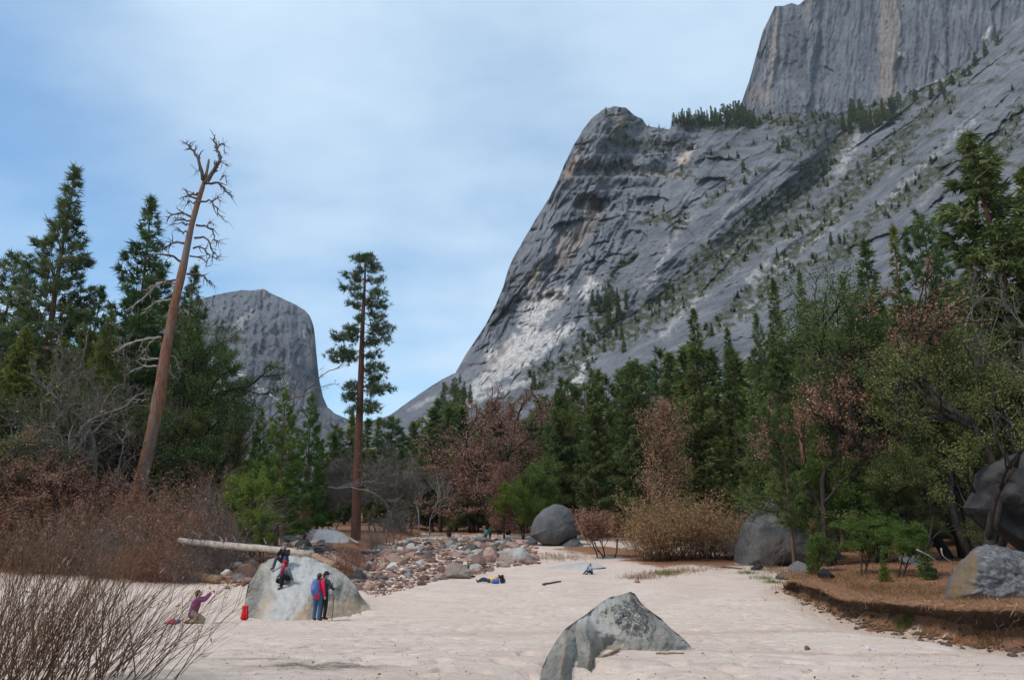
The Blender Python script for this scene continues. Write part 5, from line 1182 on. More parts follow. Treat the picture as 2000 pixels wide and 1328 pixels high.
def ground_pts(px, py):
    r = ray(px, py); Y = np.full(len(r), 45.0)
    for _ in range(14):
        X = r[:, 0] / r[:, 1] * Y; z = ground_z(X, Y, False); Yn = (CAM_Z - z) / np.maximum(-r[:, 2] / r[:, 1], 1e-3); Y = np.clip(0.5 * Y + 0.5 * Yn, 5, 130)
    X = r[:, 0] / r[:, 1] * Y
    return np.stack([X, Y, ground_z(X, Y)], -1)
BED = [(700, 1152), (735, 1166), (800, 1150), (860, 1131), (930, 1126), (980, 1108), (1045, 1102), (1052, 1078), (1040, 1056), (860, 1051), (790, 1058), (740, 1072), (690, 1080), (640, 1066), (570, 1050), (545, 1070), (600, 1086), (660, 1104)]
LEFTR = [(400, 1092), (505, 1084), (492, 1120), (478, 1150), (430, 1140), (385, 1122)]
rs_ = np.random.default_rng(77)
def sample_poly(poly, n):
    p = np.array(poly); out = np.zeros((0, 2))
    while len(out) < n:
        q = rs_.uniform(p.min(0), p.max(0), (n * 2, 2)); q = q[poly_sd(q[:, 0], q[:, 1], poly) < 0]; out = np.concatenate([out, q])
    return out[:n]
cand = np.concatenate([sample_poly(BED, 4200), sample_poly(LEFTR, 260)])
gp = ground_pts(cand[:, 0], cand[:, 1])
szpx = rs_.lognormal(0.98, 0.68, len(cand)) * np.interp(cand[:, 1], [1045, 1075, 1120, 1165], [1.05, 1.3, 1.0, 0.85])
szpx[-260:] *= 1.7
size = np.clip(szpx * gp[:, 1] / F_PX, 0.05, 0.85)
order = np.argsort(-szpx); big, rest = order[:260], order[260:]
pm = []
for i, (v, f) in enumerate(PROTO):
    for k in SM:
        pm.append(new_mesh('stone_%d_%s' % (i, k), v, [f], SM[k], {'var': np.full(len(v), (i * 0.37) % 1)}, smooth=False))
LAB = {'tan': 'tan angular stone among the stones of the dry stream bed', 'grey': 'grey stone among the stones of the dry stream bed', 'pale': 'pale stone among the stones of the dry stream bed'}
for j, i in enumerate(big):
    kind = ('tan', 'grey', 'pale')[rs_.choice(3, p=(0.42, 0.42, 0.16) if cand[i, 1] < 1085 else (0.70, 0.18, 0.12))]
    me = pm[int(rs_.integers(0, 10)) * 3 + ('tan', 'grey', 'pale').index(kind)]
    o = link('stream_stone', me, None, gp[i] + np.array([0, 0, 0.10 * size[i]])); s = size[i] * rs_.uniform(0.8, 1.2, 3)
    o.scale = tuple(s); o.rotation_euler = (rs_.normal(0, 0.25), rs_.normal(0, 0.25), rs_.uniform(0, 6.28)); tag(o, LAB[kind].replace('the dry stream bed', 'the dry stream bed ' + ('left of the slide boulder' if cand[i, 0] < 520 else 'behind the slide boulder' if cand[i, 0] < 690 else 'right of the centre pine' if cand[i, 0] < 790 else 'near the white boulder' if cand[i, 1] < 1070 and cand[i, 0] < 930 else 'near the rounded boulder' if cand[i, 0] > 960 else 'at its sandy edge' if cand[i, 1] > 1110 else 'in its middle')), 'stone', kind + ' stones of the stream bed')
g = Geo()
for i in rest:
    v, f = PROTO[4 + int(rs_.integers(0, 6))]; a = rs_.uniform(0, 6.28); ca, sa = math.cos(a), math.sin(a); s = size[i] * rs_.uniform(0.75, 1.25, 3)
    w = v * s; w = np.stack([w[:, 0] * ca - w[:, 1] * sa, w[:, 0] * sa + w[:, 1] * ca, w[:, 2]], -1) + gp[i] + np.array([0, 0, 0.15 * size[i]])
    g.add(w, f, None, rs_.uniform())
o = link('small_stones', g.mesh('small_stones', SM['tan'], False)); o['kind'] = 'stuff'; o['label'] = 'small brown stones covering the dry stream bed'
# single stones lying on the sand
for px, py, s, kind, lab in ((1578, 1270, 9, 'tan', 'small brown stone on the sand, left of the white one'), (1694, 1272, 10, 'pale', 'small white stone on the sand at the lower right'), (1673, 1229, 7, 'grey', 'small grey stone on the sand nearest the needle bank'), (444, 1150, 8, 'tan', 'tan stone at the edge of the left sand'), (1290, 1262, 9, 'tan', 'small orange stone leaning on the foreground boulder, left of the pair'), (1308, 1264, 10, 'tan', 'small orange stone leaning on the foreground boulder, right of the pair'), (1245, 1138, 9, 'tan', 'tan stone at the foot of the golden bush')):
    p = on_ground(px, py); q = s * 0.75 * p[1] / F_PX
    o = link('loose_stone', pm[3 + ('tan', 'grey', 'pale').index(kind)], None, p + np.array([0, 0, 0.35 * q])); o.scale = (q, q, q * 0.9); o.rotation_euler = (0.2, 0.1, px); tag(o, lab, 'stone')
drk = [new_mesh('dark_rock', PROTO[i][0], [PROTO[i][1]], stone_mat('dark_rock_%d' % i, (0.045, 0.045, 0.047), (0.105, 0.103, 0.10)), {'var': np.full(len(PROTO[i][0]), 0.2)}, smooth=False) for i in range(4)]
for px, py, s, lab in ((1790, 1092, 24, 'dark mossy rock under the bare twigs of the right bank'), (1820, 1118, 20, 'dark rock beside the orange mossy boulder'), (1570, 1110, 24, 'dark rock at the foot of the dome boulder'), (1610, 1120, 20, 'dark rock right of the one at the foot of the dome boulder'), (1480, 1108, 13, 'small grey rock left of the dark trunk'), (1530, 1125, 15, 'small dark rock before the leaning dark trunk')):
    p = on_ground(px, py + s * 0.4); q = s * p[1] / F_PX
    o = link('bank_rock', drk[px % 4], None, p + np.array([0, 0, 0.3 * q])); o.scale = (q * 1.2, q, q); o.rotation_euler = (0.2, 0.1, px); tag(o, lab, 'rock')

# ---- fallen logs and sticks
def log(name, a, b, r0, r1, mat, label, stubs=0, seed=0, cat='log', sag=0.0):
    r = np.random.default_rng(seed); a = np.asarray(a, float); b = np.asarray(b, float)
    t = np.linspace(0, 1, 14)[:, None]; P = a + (b - a) * t; P[:, 2] -= sag * np.sin(np.pi * t[:, 0]); P += 0.25 * r0 * r.normal(size=P.shape) * 0.4
    root = link(name, None, None, a); g = Geo(); add_tubes(g, (P - a)[None], np.linspace(r0, r1, 14)[None] * (1 + 0.05 * r.normal(size=14)), 10)
    link('stem', g.mesh(name + '_stem', mat), root)
    for i in range(stubs):
        k = r.integers(1, 13); d = unit(np.array([r.normal() * 0.5, -0.4 + 0.3 * r.normal(), 1.0])); l = r.uniform(1.2, 3.2) * r0
        g = Geo(); q = P[k] - a + np.outer(np.linspace(0.5, 1, 4), d) * (r0 + l) ; add_tubes(g, q[None], np.linspace(0.22, 0.08, 4)[None] * r0, 5); link('branch_stub', g.mesh(name + '_stub', mat), root)
    tag(root, label, cat); return root
B_LOG = bark_mat('bleached_log_wood', (0.30, 0.235, 0.19), (0.50, 0.43, 0.375))
B_LOG2 = bark_mat('orange_log_wood', (0.22, 0.125, 0.075), (0.40, 0.26, 0.17))
a_ = at(350, 1056, 47); b_ = at(612, 1081, 42); log('fallen_log', a_, b_, 0.21, 0.18, B_LOG, 'long pale fallen log lying behind the slide boulder', 9, 3)
a_ = on_ground(652, 1098); b_ = on_ground(725, 1132); log('fallen_log', a_ + [0, 0, .25], b_ + [0, 0, .15], 0.22, 0.16, B_LOG, 'pale log lying down the bank right of the slide boulder', 1, 4)
a_ = at(612, 1088, 41); b_ = at(655, 1106, 40); log('fallen_log', a_, b_, 0.26, 0.24, B_LOG2, 'short orange log just behind the top of the slide boulder', 0, 5)
a_ = on_ground(665, 1052); b_ = on_ground(700, 1066); log('fallen_log', a_ + [-2, 4, .9], b_ + [0, 0, .2], 0.16, 0.12, B_LOG, 'thin pale log sloping behind the tall centre pine', 0, 6)
a_ = on_ground(300, 1118); b_ = on_ground(430, 1140); log('fallen_log', a_ + [0, 0, .2], b_ + [0, 0, .2], 0.28, 0.24, B_LOG2, 'brown log half buried under the left brush', 2, 7)
for (x0, y0, x1, y1, w, lab) in ((1155, 1290, 1210, 1274, 0.028, 'thick weathered stick on the sand before the foreground boulder'), (1282, 1277, 1336, 1277, 0.016, 'thin stick on the sand below the pair of orange stones'), (1060, 1143, 1095, 1137, 0.06, 'driftwood stick lying on the sand in the middle distance'), (1410, 1108, 1450, 1112, 0.06, 'dead branch lying right of the golden bush'), (1215, 1264, 1245, 1258, 0.014, 'dry twig at the foot of the foreground boulder')):
    a_ = on_ground(x0, y0); b_ = on_ground(x1, y1); log('driftwood_stick', a_ + [0, 0, w], b_ + [0, 0, w], w, w * 0.7, B_LOG2 if w < 0.05 else B_DEAD, lab, 1, int(x0), 'stick')
for (pts, lab) in (([(1790, 1073), (1815, 1085), (1832, 1098)], 'white dead branch on the right bank beside the mossy rock'), ([(1838, 1070), (1842, 1085), (1862, 1100)], 'crooked white dead branch left of the orange mossy boulder')):
    q = smooth_line(at([p[0] for p in pts], [p[1] for p in pts], 30), 10); g = Geo(); add_tubes(g, q[None], np.linspace(0.035, 0.012, 10)[None], 6); o = link('dead_branch', g.mesh('dead_branch', B_PALE)); tag(o, lab, 'branch')
# ---- root-hung lip of the needle bank
t = NT('bank_soil'); P = t.pos(); n = t.noise(P, 14, 5, 0.7, 0.3); nn = t.noise(P, 3, 4)
lit_ = t.ramp(n, [(0.3, (0.08, 0.042, 0.026)), (0.5, (0.25, 0.125, 0.07)), (0.7, (0.38, 0.21, 0.125)), (0.85, (0.42, 0.31, 0.22))])
soil = t.mix(n, (0.035, 0.025, 0.018), (0.15, 0.105, 0.075))
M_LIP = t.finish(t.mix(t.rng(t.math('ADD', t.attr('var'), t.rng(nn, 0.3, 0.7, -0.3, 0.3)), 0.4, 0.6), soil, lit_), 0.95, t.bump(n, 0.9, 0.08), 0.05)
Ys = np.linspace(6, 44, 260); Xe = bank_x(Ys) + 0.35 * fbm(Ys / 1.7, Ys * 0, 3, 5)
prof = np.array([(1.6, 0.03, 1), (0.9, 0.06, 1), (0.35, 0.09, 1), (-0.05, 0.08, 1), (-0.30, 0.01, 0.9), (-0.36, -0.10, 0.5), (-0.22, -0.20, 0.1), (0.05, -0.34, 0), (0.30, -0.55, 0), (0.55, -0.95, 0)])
ztop = ground_z(Xe + 1.0, Ys, False); fade = sstep(44, 38, Ys)
rowsV = []
for k, (d_, z_, a_) in enumerate(prof):
    jit = 0.22 * fbm(Ys / 0.8, Ys * 0 + k, 4, 33) + 0.45 * fbm(Ys / 4.5, Ys * 0 + 3, 3, 34)
    x = Xe + d_ + jit * (1 if k > 2 else 0.2); zz = (ground_z(x, Ys, False) + z_ * 0.8 if k < 2 else ztop + z_ * (1.0 if k < 5 else 0.85 + 1.0 * fbm(Ys / 4.5, Ys * 0 + 9, 4, 35)))
    rowsV.append(np.stack([x, Ys, zz - (1 - fade) * 0.9], -1))
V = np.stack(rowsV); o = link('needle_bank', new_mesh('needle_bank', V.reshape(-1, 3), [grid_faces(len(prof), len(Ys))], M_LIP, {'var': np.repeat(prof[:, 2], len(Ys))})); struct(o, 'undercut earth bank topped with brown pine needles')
for i in range(60):
    k = int(rs_.integers(10, 240)); p = np.array([Xe[k] - 0.15, Ys[k], ztop[k] - 0.08]); q = p + np.cumsum(np.stack([rs_.normal(-0.02, 0.05, 7), rs_.normal(0, 0.09, 7), rs_.uniform(-0.12, 0.0, 7)], -1), 0)
    g = Geo(); add_tubes(g, q[None], np.linspace(0.016, 0.005, 7)[None], 4); r_ = link('root', g.mesh('bank_root', B_DEAD), o)
# ---- needles and dry leaves strewn about
t = NT('strewn_leaves'); L_STREW = t.leaf(t.ramp(t.attr('var'), [(0, (0.06, 0.03, 0.018)), (0.5, (0.20, 0.095, 0.05)), (1, (0.38, 0.22, 0.13))]), 0.1)
g = Geo(); n = 15000; Y_ = rs_.uniform(9, 60, n); X_ = bank_x(Y_) + rs_.uniform(-0.7, 14, n) ; Z_ = ground_z(X_, Y_) + 0.03
leaves(g, np.stack([X_, Y_, Z_], -1), rs_.uniform(0.03, 0.085, n), rs_, rs_.uniform(0, 1, n), 0.9, 0.4)
n = 1500; Y_ = np.exp(rs_.uniform(math.log(7), math.log(60), n)); X_ = rs_.uniform(-0.55, 0.6, n) * Y_; k = X_ < bank_x(Y_); X_, Y_ = X_[k], Y_[k]
leaves(g, np.stack([X_, Y_, ground_z(X_, Y_) + 0.012], -1), rs_.uniform(0.010, 0.026, len(X_)), rs_, rs_.uniform(0, 0.6, len(X_)), 0.9, 0.4)
n = 5000; X_ = rs_.uniform(-34, -10, n); Y_ = rs_.uniform(41, 62, n); k = left_d(X_, Y_) > -0.5; X_, Y_ = X_[k], Y_[k]
leaves(g, np.stack([X_, Y_, ground_z(X_, Y_) + 0.03], -1), rs_.uniform(0.04, 0.09, len(X_)), rs_, rs_.uniform(0, 1, len(X_)), 0.8, 0.45)
o = link('leaf_litter', g.mesh('leaf_litter', L_STREW, False)); o['kind'] = 'stuff'; o['label'] = 'dry brown needles and leaves strewn over bank and sand'
# ---- grass
def grass(name, spots, col, label, h=0.3, nb=160, seed=1):
    r = np.random.default_rng(seed); g = Geo()
    for (px, py, rad_) in spots:
        p = on_ground(px, py); n = nb; C = np.stack([p[0] + rad_ * r.normal(size=n), p[1] + rad_ * r.normal(size=n), np.zeros(n)], -1); C[:, 2] = ground_z(C[:, 0], C[:, 1])
        blades(g, C, np.tile([[0, 0, 1.0]], (n, 1)), r.uniform(0.5, 1.1, n) * h, 3, 0.35, 0.05, r, r.uniform(0.2, 0.9, n))
    o = link(name, g.mesh(name, foliage_mat(name + '_blades', *col), False)); o['kind'] = 'stuff'; o['label'] = label
grass('green_grass', [(1490, 1130, .5), (1510, 1138, .4), (1775, 1205, .25), (1785, 1200, .25), (1315, 1118, .5), (1300, 1122, .4), (1460, 1120, .4)], ((0.04, 0.06, 0.012), (0.10, 0.14, 0.03), (0.19, 0.23, 0.06)), 'green grass tufts at the edge of the sand', 0.28)
grass('dry_grass', [(1500, 1112, .8), (1530, 1120, .8), (1560, 1130, .8), (1270, 1125, .8), (1300, 1120, .8), (1340, 1115, .9), (1250, 1130, .6), (1080, 1092, 1.2), (1110, 1090, 1.2), (1060, 1085, 1), (830, 1050, 2), (870, 1045, 2), (770, 1050, 2), (800, 1048, 2), (1000, 1046, 2), (1600, 1145, .6), (1620, 1150, .8), (1680, 1155, .8), (1740, 1165, .8), (1800, 1175, .7), (1860, 1190, .6), (1930, 1200, .6), (1980, 1215, .5), (1780, 1150, .8), (1700, 1130, 1), (1640, 1130, 1), (1560, 1120, 1), (1830, 1160, .7), (1650, 1160, .5), (1700, 1150, .6), (720, 1105, .6), (700, 1095, .6)], ((0.10, 0.055, 0.022), (0.24, 0.135, 0.062), (0.38, 0.24, 0.12)), 'dry tawny grass along the sand and under the shrubs', 0.34, 200, 2)

# straw hanging over the lip of the bank
g = Geo(); n = 9000; k = rs_.integers(4, 250, n); C = np.stack([Xe[k] + rs_.uniform(-0.35, 0.9, n), Ys[k] + rs_.uniform(-0.08, 0.08, n), ztop[k] + 0.03], -1)
dr = np.stack([rs_.normal(-0.6, 0.5, n), rs_.normal(0, 0.5, n), rs_.normal(0.0, 0.45, n)], -1); blades(g, C, dr, rs_.uniform(0.12, 0.34, n), 3, 0.4, 0.05, rs_, rs_.uniform(0.1, 1, n), -0.25)
o = link('bank_straw', g.mesh('bank_straw', foliage_mat('bank_straw_blades', (0.13, 0.068, 0.036), (0.32, 0.18, 0.10), (0.48, 0.32, 0.20)), False)); o['kind'] = 'stuff'; o['label'] = 'dry straw and needles hanging over the edge of the bank'

soilm = plain_mat('bank_clod', (0.11, 0.075, 0.055), 0.95, 12, 0.4)
g = Geo()
for i in range(420):
    k = int(rs_.integers(4, 250)); v, f = PROTO[4 + int(rs_.integers(0, 6))]; q = rs_.uniform(0.03, 0.13); x = Xe[k] + rs_.normal(-0.25, 0.3); y = Ys[k]
    g.add(v * q + np.array([x, y, float(ground_z(x, y)) + 0.02]), f, None, 0.5)
o = link('fallen_clods', g.mesh('fallen_clods', soilm, False)); o['kind'] = 'stuff'; o['label'] = 'crumbled earth clods along the foot of the bank'
# ================================================================== shrubs
rsb = np.random.default_rng(55)
BR_A = shrub('bramble_bush', 41, 3.0, 2, 60, B_RED, L_RUST, 2600, 0.05, 9, 0.016, 0.9, base=0.5, curl=0.16)
BR_B = shrub('bramble_bush', 42, 3.0, 2, 50, B_RED, L_RUST, 2000, 0.05, 10, 0.016, 1.1, base=0.6, curl=0.18)
BR_C = shrub('bramble_bush', 43, 3.0, 2, 60, B_GREY, L_BROWN, 500, 0.05, 10, 0.016, 0.9, base=0.5, curl=0.18)
BR_D = shrub('bramble_bush', 48, 2.6, 2, 60, B_RED, L_RUST, 4000, 0.05, 9, 0.014, 1.0, base=0.7, curl=0.16)
k_ = 0
for row, (D0, top) in enumerate(((43.5, 1035), (46.5, 985), (51, 950))):
    for i in range(14):
        px = -30 + (430, 480, 500)[row] * (i + rsb.uniform(0.1, 0.9)) / 14
        D = D0 + np.interp(px, [0, 250, 480], [9, 3.5, 0]) + rsb.uniform(-0.6, 0.6)
        src = (BR_A, BR_B, BR_C, BR_D)[int(rsb.choice(4, p=(0.25, 0.20, 0.33, 0.22)))]
        plant(src, px, D, top + rsb.uniform(-35, 30) + np.interp(px, [300, 480], [0, 40]) + (25, 55, 70)[row] * math.exp(-((px - 265) / 70.0) ** 2), ('rusty bramble bush, front row of left thicket', 'rusty bramble bush, middle row of left thicket', 'rusty bramble bush, back row of left thicket')[row] + (', near the left edge', ', below the tallest pine', ', at the foot of the snag', ', towards the slide boulder')[min(3, max(0, int(px // 125)))], 'bush', ('front brambles', 'middle brambles', 'back brambles')[row], wide=rsb.uniform(1.0, 1.4), rs=rsb)
GOLD = shrub('golden_bush', 44, 3.4, 2, 90, B_WILLOW, L_GOLD, 7500, 0.055, 9, 0.018, 1.1, base=0.5, curl=0.13)
for px, D, pt, w, lab in ((1272, 59, 1005, 1.15, 'golden-brown willow bush, leftmost of the clump on the sand'), (1320, 60, 972, 1.3, 'golden-brown willow bush, tallest of the clump on the sand'), (1378, 61, 990, 1.25, 'golden-brown willow bush right of the tallest one'), (1428, 60, 1025, 1.0, 'golden-brown willow bush, rightmost of the clump by the dome boulder')):
    plant(GOLD, px, D, pt, lab, 'bush', 'golden willow bushes', wide=w)
RUST = broadleaf('rusty_shrub', 45, 3.6, 4, 3, L_BROWN, B_OAK, 34, 0.05, 0.16, 0.36, 0.024, (4, 5), 0.65, 0.16, 5, splay=0.28, twig_len=0.3)
plant(RUST, 1180, 62, 992, 'rusty-leaved shrub with several dark stems right of the rounded boulder', 'shrub', wide=1.0)
PURP = shrub('bare_shrub', 46, 2.4, 2, 60, B_RED, None, 0, 0.04, 9, 0.013, 0.8, base=0.35, curl=0.15)
for px, D, pt, lab in ((665, 45, 1050, 'bare reddish shrub left of the centre pine foot'), (695, 47, 1060, 'bare reddish shrub right before the centre pine foot')):
    plant(PURP, px, D, pt, lab, 'shrub', wide=0.8)
GRYS = shrub('bare_shrub', 47, 2.6, 2, 60, B_GREY, None, 0, 0.04, 10, 0.013, 0.9, base=0.4, curl=0.16)
for px, D, pt, lab in ((1465, 56, 1010, 'grey bare shrub between golden bush and dome boulder'), (1500, 54, 1030, 'grey bare shrub in front of the dome boulder'), (730, 68, 1020, 'grey bare shrub at the edge of the stream stones')):
    plant(GRYS, px, D, pt, lab, 'shrub', wide=0.9)
# ---- the bare willow in the left foreground: long whippy stems leaning right
def willow(name, seed, foot, nst, Lm, lean, label):
    r = np.random.default_rng(seed); wood, leaf = Geo(), Geo(); k = 10
    az = r.uniform(0, 6.28, nst); tilt = 0.50 * r.uniform(0, 1, nst) ** 0.6
    d = unit(np.stack([np.cos(az) * tilt + lean[0] + 0.28 * r.normal(size=nst), np.sin(az) * tilt + lean[1], np.ones(nst)], -1))
    L = Lm * r.uniform(0.5, 1.1, nst); P = np.zeros((nst, k, 3)); P[:, 0] = r.normal(size=(nst, 3)) * np.array([0.42, 0.32, 0]); P[:, 0, 2] = -0.1
    for i in range(1, k):
        d = unit(d + 0.055 * r.normal(size=(nst, 3)) + np.array([0.012, 0, 0.02])); P[:, i] = P[:, i - 1] + d * (L / (k - 1))[:, None]
    rad_ = r.uniform(0.0032, 0.0078, nst); add_tubes(wood, P, rad_[:, None] * np.linspace(1, 0.22, k)[None], 5, r.uniform(0, 1, nst))
    ns = 6; bi = np.repeat(np.arange(nst), ns); n = len(bi); s = r.uniform(2.0, 8.6, n); i = s.astype(int); f = (s - i)[:, None]
    p = P[bi, i] * (1 - f) + P[bi, i + 1] * f; dd = unit(unit(P[bi, i + 1] - P[bi, i]) + 0.42 * unit(r.normal(size=(n, 3)))); l = r.uniform(0.15, 0.75, n); Q = np.zeros((n, 6, 3)); Q[:, 0] = p
    for j in range(1, 6):
        dd = unit(dd + 0.07 * r.normal(size=(n, 3)) + np.array([0, 0, 0.03])); Q[:, j] = Q[:, j - 1] + dd * (l / 5)[:, None]
    add_tubes(wood, Q, (rad_[bi] * 0.42)[:, None] * np.linspace(1, 0.4, 6)[None], 3, r.uniform(0, 1, n))
    m = 120; C = Q[r.integers(0, n, m), r.integers(2, 6, m)]; C[:, 2] -= 0.02
    leaves(leaf, C, r.uniform(0.018, 0.034, m), r, r.uniform(0.1, 0.9, m), -0.3, 0.28)
    o = make_tree(name, wood, B_WILLOW, leaf, L_BROWN, 'leaves', 'stems'); o.location = foot; tag(o, label, 'shrub')
for i, (px, D, nst, Lm, ln, lab) in enumerate(((-40, 7.2, 85, 1.75, (0.18, 0), 'bare willow shrub cut by the left edge in the foreground'), (90, 7.6, 80, 1.45, (0.32, 0), 'bare willow shrub in the left foreground, second from the edge'), (195, 8.2, 55, 1.2, (0.62, 0), 'bare willow shrub with whips reaching right over the sand'), (20, 9.6, 50, 1.9, (0.22, 0), 'bare willow shrub behind the other foreground willows'))):
    willow('willow_shrub', 60 + i, spot(px, D), nst, Lm, ln, lab)
# ---- brush and trees on the mountain
px_, tp_, bt_, PX_, PY_, VN = NEAR
rv = np.random.default_rng(66)
veg = near_attr(PX_, PY_)['veg']; ok = np.argwhere((veg > 0.55) & (PY_ < 800)); sel = ok[rv.integers(0, len(ok), 8500)]
C = VN[sel[:, 0], sel[:, 1]]; sz = C[:, 1] / F_PX * rv.uniform(2.2, 5.4, len(C))
g = Geo(); rep = 20; CC = np.repeat(C, rep, 0) + rv.normal(size=(len(C) * rep, 3)) * np.repeat(sz, rep)[:, None] * np.array([0.62, 0.62, 0.42]); CC[:, 2] += np.repeat(sz, rep) * 0.35
leaves(g, CC, np.repeat(sz, rep) * 0.20, rv, np.repeat(rv.uniform(0.1, 0.8, len(C)), rep) + 0.12 * rv.normal(size=len(CC)), 0.3, 0.7)
o = link('mountain_brush', g.mesh('mountain_brush', foliage_mat('mountain_brush_leaves', (0.026, 0.036, 0.018), (0.066, 0.080, 0.036), (0.125, 0.128, 0.064)), False)); o['kind'] = 'stuff'; o['label'] = 'low green brush growing on the ledges and slabs of the mountain'
# the many small trees among that brush, too small to pick apart
clump = fbm(PX_[ok[:, 0], ok[:, 1]] / 26, PY_[ok[:, 0], ok[:, 1]] / 20, 3, 130) + 0.25 * (veg[ok[:, 0], ok[:, 1]] - 0.8); okc = ok[clump > 0.10]; sel = okc[rv.integers(0, len(okc), 620)]; g = Geo()
for q in sel:
    p_ = VN[q[0], q[1]]; h = rv.uniform(5, 20) * p_[1] / F_PX; w = h * rv.uniform(0.18, 0.30); n_ = 34
    zz = rv.uniform(0.05, 1, n_); C_ = np.stack([np.zeros(n_), np.zeros(n_), zz * h], -1) + p_; a_ = rv.uniform(0, 6.28, n_); dr = np.stack([np.cos(a_), np.sin(a_), np.full(n_, -0.15)], -1)
    blades(g, C_, dr, w * (1.05 - zz) * 1.3 + 0.05 * h, 2, 0.25, 0.55, rv, np.full(n_, rv.uniform(0.1, 0.7)))
o = link('ledge_trees', g.mesh('ledge_trees', foliage_mat('ledge_tree_needles', (0.022, 0.034, 0.018), (0.052, 0.072, 0.034), (0.105, 0.120, 0.058)), False)); o['kind'] = 'stuff'; o['label'] = 'tiny dark conifers dotted through the brush on the slabs'
# individual trees on the ledges
def ledge(px, py, hpx, lab, grp, sink=1.0, data=(NEAR,)):
    a, b, c, X, Y, V = data[0]
    j = int(np.clip(round((px - a[0]) / (a[1] - a[0])), 0, len(a) - 1)); i = int(np.argmin(np.abs(Y[:, j] - py))); p = V[i, j]
    root, H = FARFIR if rv.uniform() < 0.65 else FARPINE
    o = copy_tree(root); h = hpx * p[1] / F_PX; s = h / H; o.location = (p[0], p[1], p[2] - 0.06 * h); w_ = s * rv.uniform(0.9, 1.3) * (1.0 if 'skyline' in grp else 1.35); o.scale = (w_, w_, s); o.rotation_euler = (0, 0, rv.uniform(0, 6.28)); tag(o, lab, 'conifer', grp)
for i in range(46): px = 1312 + 164 * (i + rv.uniform(0, 1)) / 46; ledge(px, rv.uniform(238, 252), rv.uniform(0.75, 1.15) * np.interp(px, [1312, 1340, 1400, 1450, 1476], [20, 34, 44, 54, 46]), 'dark conifer in the grove on the skyline bench', 'conifers of the skyline grove')
for i in range(28): ledge(rv.uniform(1645, 1745), rv.uniform(222, 268), rv.uniform(26, 52), 'dark conifer in the clump below the sheer face', 'conifers below the sheer face')
for px, py, h in ((1500, 236, 20), (1508, 238, 16), (1608, 232, 18), (1618, 233, 20), (1755, 205, 34), (1790, 205, 40), (1820, 190, 30), (1840, 180, 32), (1860, 165, 26), (1895, 150, 30), (1905, 130, 34), (1925, 110, 36), (1950, 90, 34), (1530, 290, 30), (1520, 300, 28), (1540, 295, 34), (1590, 290, 26), (1578, 270, 24), (1268, 250, 10), (1288, 251, 12), (1240, 245, 8)): ledge(px, py, h, 'lone conifer on the ledges under the sheer face', 'conifers scattered on the high ledges')
for i in range(22): ledge(rv.uniform(1150, 1225), rv.uniform(590, 690), rv.uniform(24, 44), 'conifer in the dark strip at the foot of the cliff', 'conifers at the foot of the cliff')
ok2 = ok[(PY_[ok[:, 0], ok[:, 1]] > 300)]
for q in ok2[rv.integers(0, len(ok2), 40)]: ledge(PX_[q[0], q[1]], PY_[q[0], q[1]], rv.uniform(14, 34) * np.interp(PY_[q[0], q[1]], [300, 700], [0.8, 1.25]), 'small conifer growing among the brush on the slabs', 'conifers on the slabs')
for i in range(12): ledge(rv.uniform(860, 930), rv.uniform(780, 850), rv.uniform(30, 55), 'conifer at the bottom of the pale talus strip', 'conifers below the talus')
# ================================================================== people and their things
def remeshed(name, chains, mat, voxel=0.010, ratio=0.30, extra=None, smooth_it=4):
    """one continuous surface grown over limbs: chains = [(points, radii)], extra = [(centre, (rx, ry, rz))]"""
    g = Geo()
    for pts, rr in chains:
        pts = np.asarray(pts, float); rr = np.asarray(rr, float)
        k = 14; P = smooth_line(pts, k) if len(pts) > 2 else resample(pts, k); Rr = np.interp(np.linspace(0, 1, k), np.linspace(0, 1, len(rr)), rr)
        d0 = unit(P[0] - P[1]); d1 = unit(P[-1] - P[-2])        # rounded ends
        P = np.vstack([P[0] + d0 * Rr[0] * 0.85, P[0] + d0 * Rr[0] * 0.5, P, P[-1] + d1 * Rr[-1] * 0.5, P[-1] + d1 * Rr[-1] * 0.85]); Rr = np.concatenate([[Rr[0] * 0.35, Rr[0] * 0.82], Rr, [Rr[-1] * 0.82, Rr[-1] * 0.35]])
        add_tubes(g, P[None], Rr[None], 12)
    for c, rad_ in (extra or ()):
        th = np.linspace(0, np.pi, 11); ph = np.arange(16) * 2 * np.pi / 16
        v = np.stack([np.sin(th)[:, None] * np.cos(ph), np.sin(th)[:, None] * np.sin(ph), np.cos(th)[:, None] * np.ones(16)], -1) * np.array(rad_) + np.array(c)
        g.add(v.reshape(-1, 3), None, grid_faces(11, 16, True))
    me = g.mesh(name + '_raw', mat)
    o = bpy.data.objects.new('tmp', me); COL.objects.link(o)
    m = o.modifiers.new('r', 'REMESH'); m.mode = 'VOXEL'; m.voxel_size = voxel; m.use_smooth_shade = True
    s = o.modifiers.new('s', 'SMOOTH'); s.iterations = smooth_it; s.factor = 0.5
    if ratio < 1: d = o.modifiers.new('d', 'DECIMATE'); d.ratio = ratio
    dg = bpy.context.evaluated_depsgraph_get(); out = bpy.data.meshes.new_from_object(o.evaluated_get(dg)); out.name = name
    out.materials.clear(); out.materials.append(mat)
    out.polygons.foreach_set('use_smooth', np.ones(len(out.polygons), bool))
    bpy.data.objects.remove(o); bpy.data.meshes.remove(me)
    return out
SKIN = plain_mat('skin', (0.50, 0.30, 0.22), 0.6, 40, 0.08)
def cloth(name, col): return plain_mat(name, col, 0.85, 60, 0.2, 0.15)
HAIRB = plain_mat('brown_hair', (0.055, 0.032, 0.020), 0.7, 80, 0.4)
DARKM = plain_mat('dark_feature', (0.02, 0.015, 0.012), 0.5)
LIPS = plain_mat('lips', (0.34, 0.13, 0.11), 0.5)
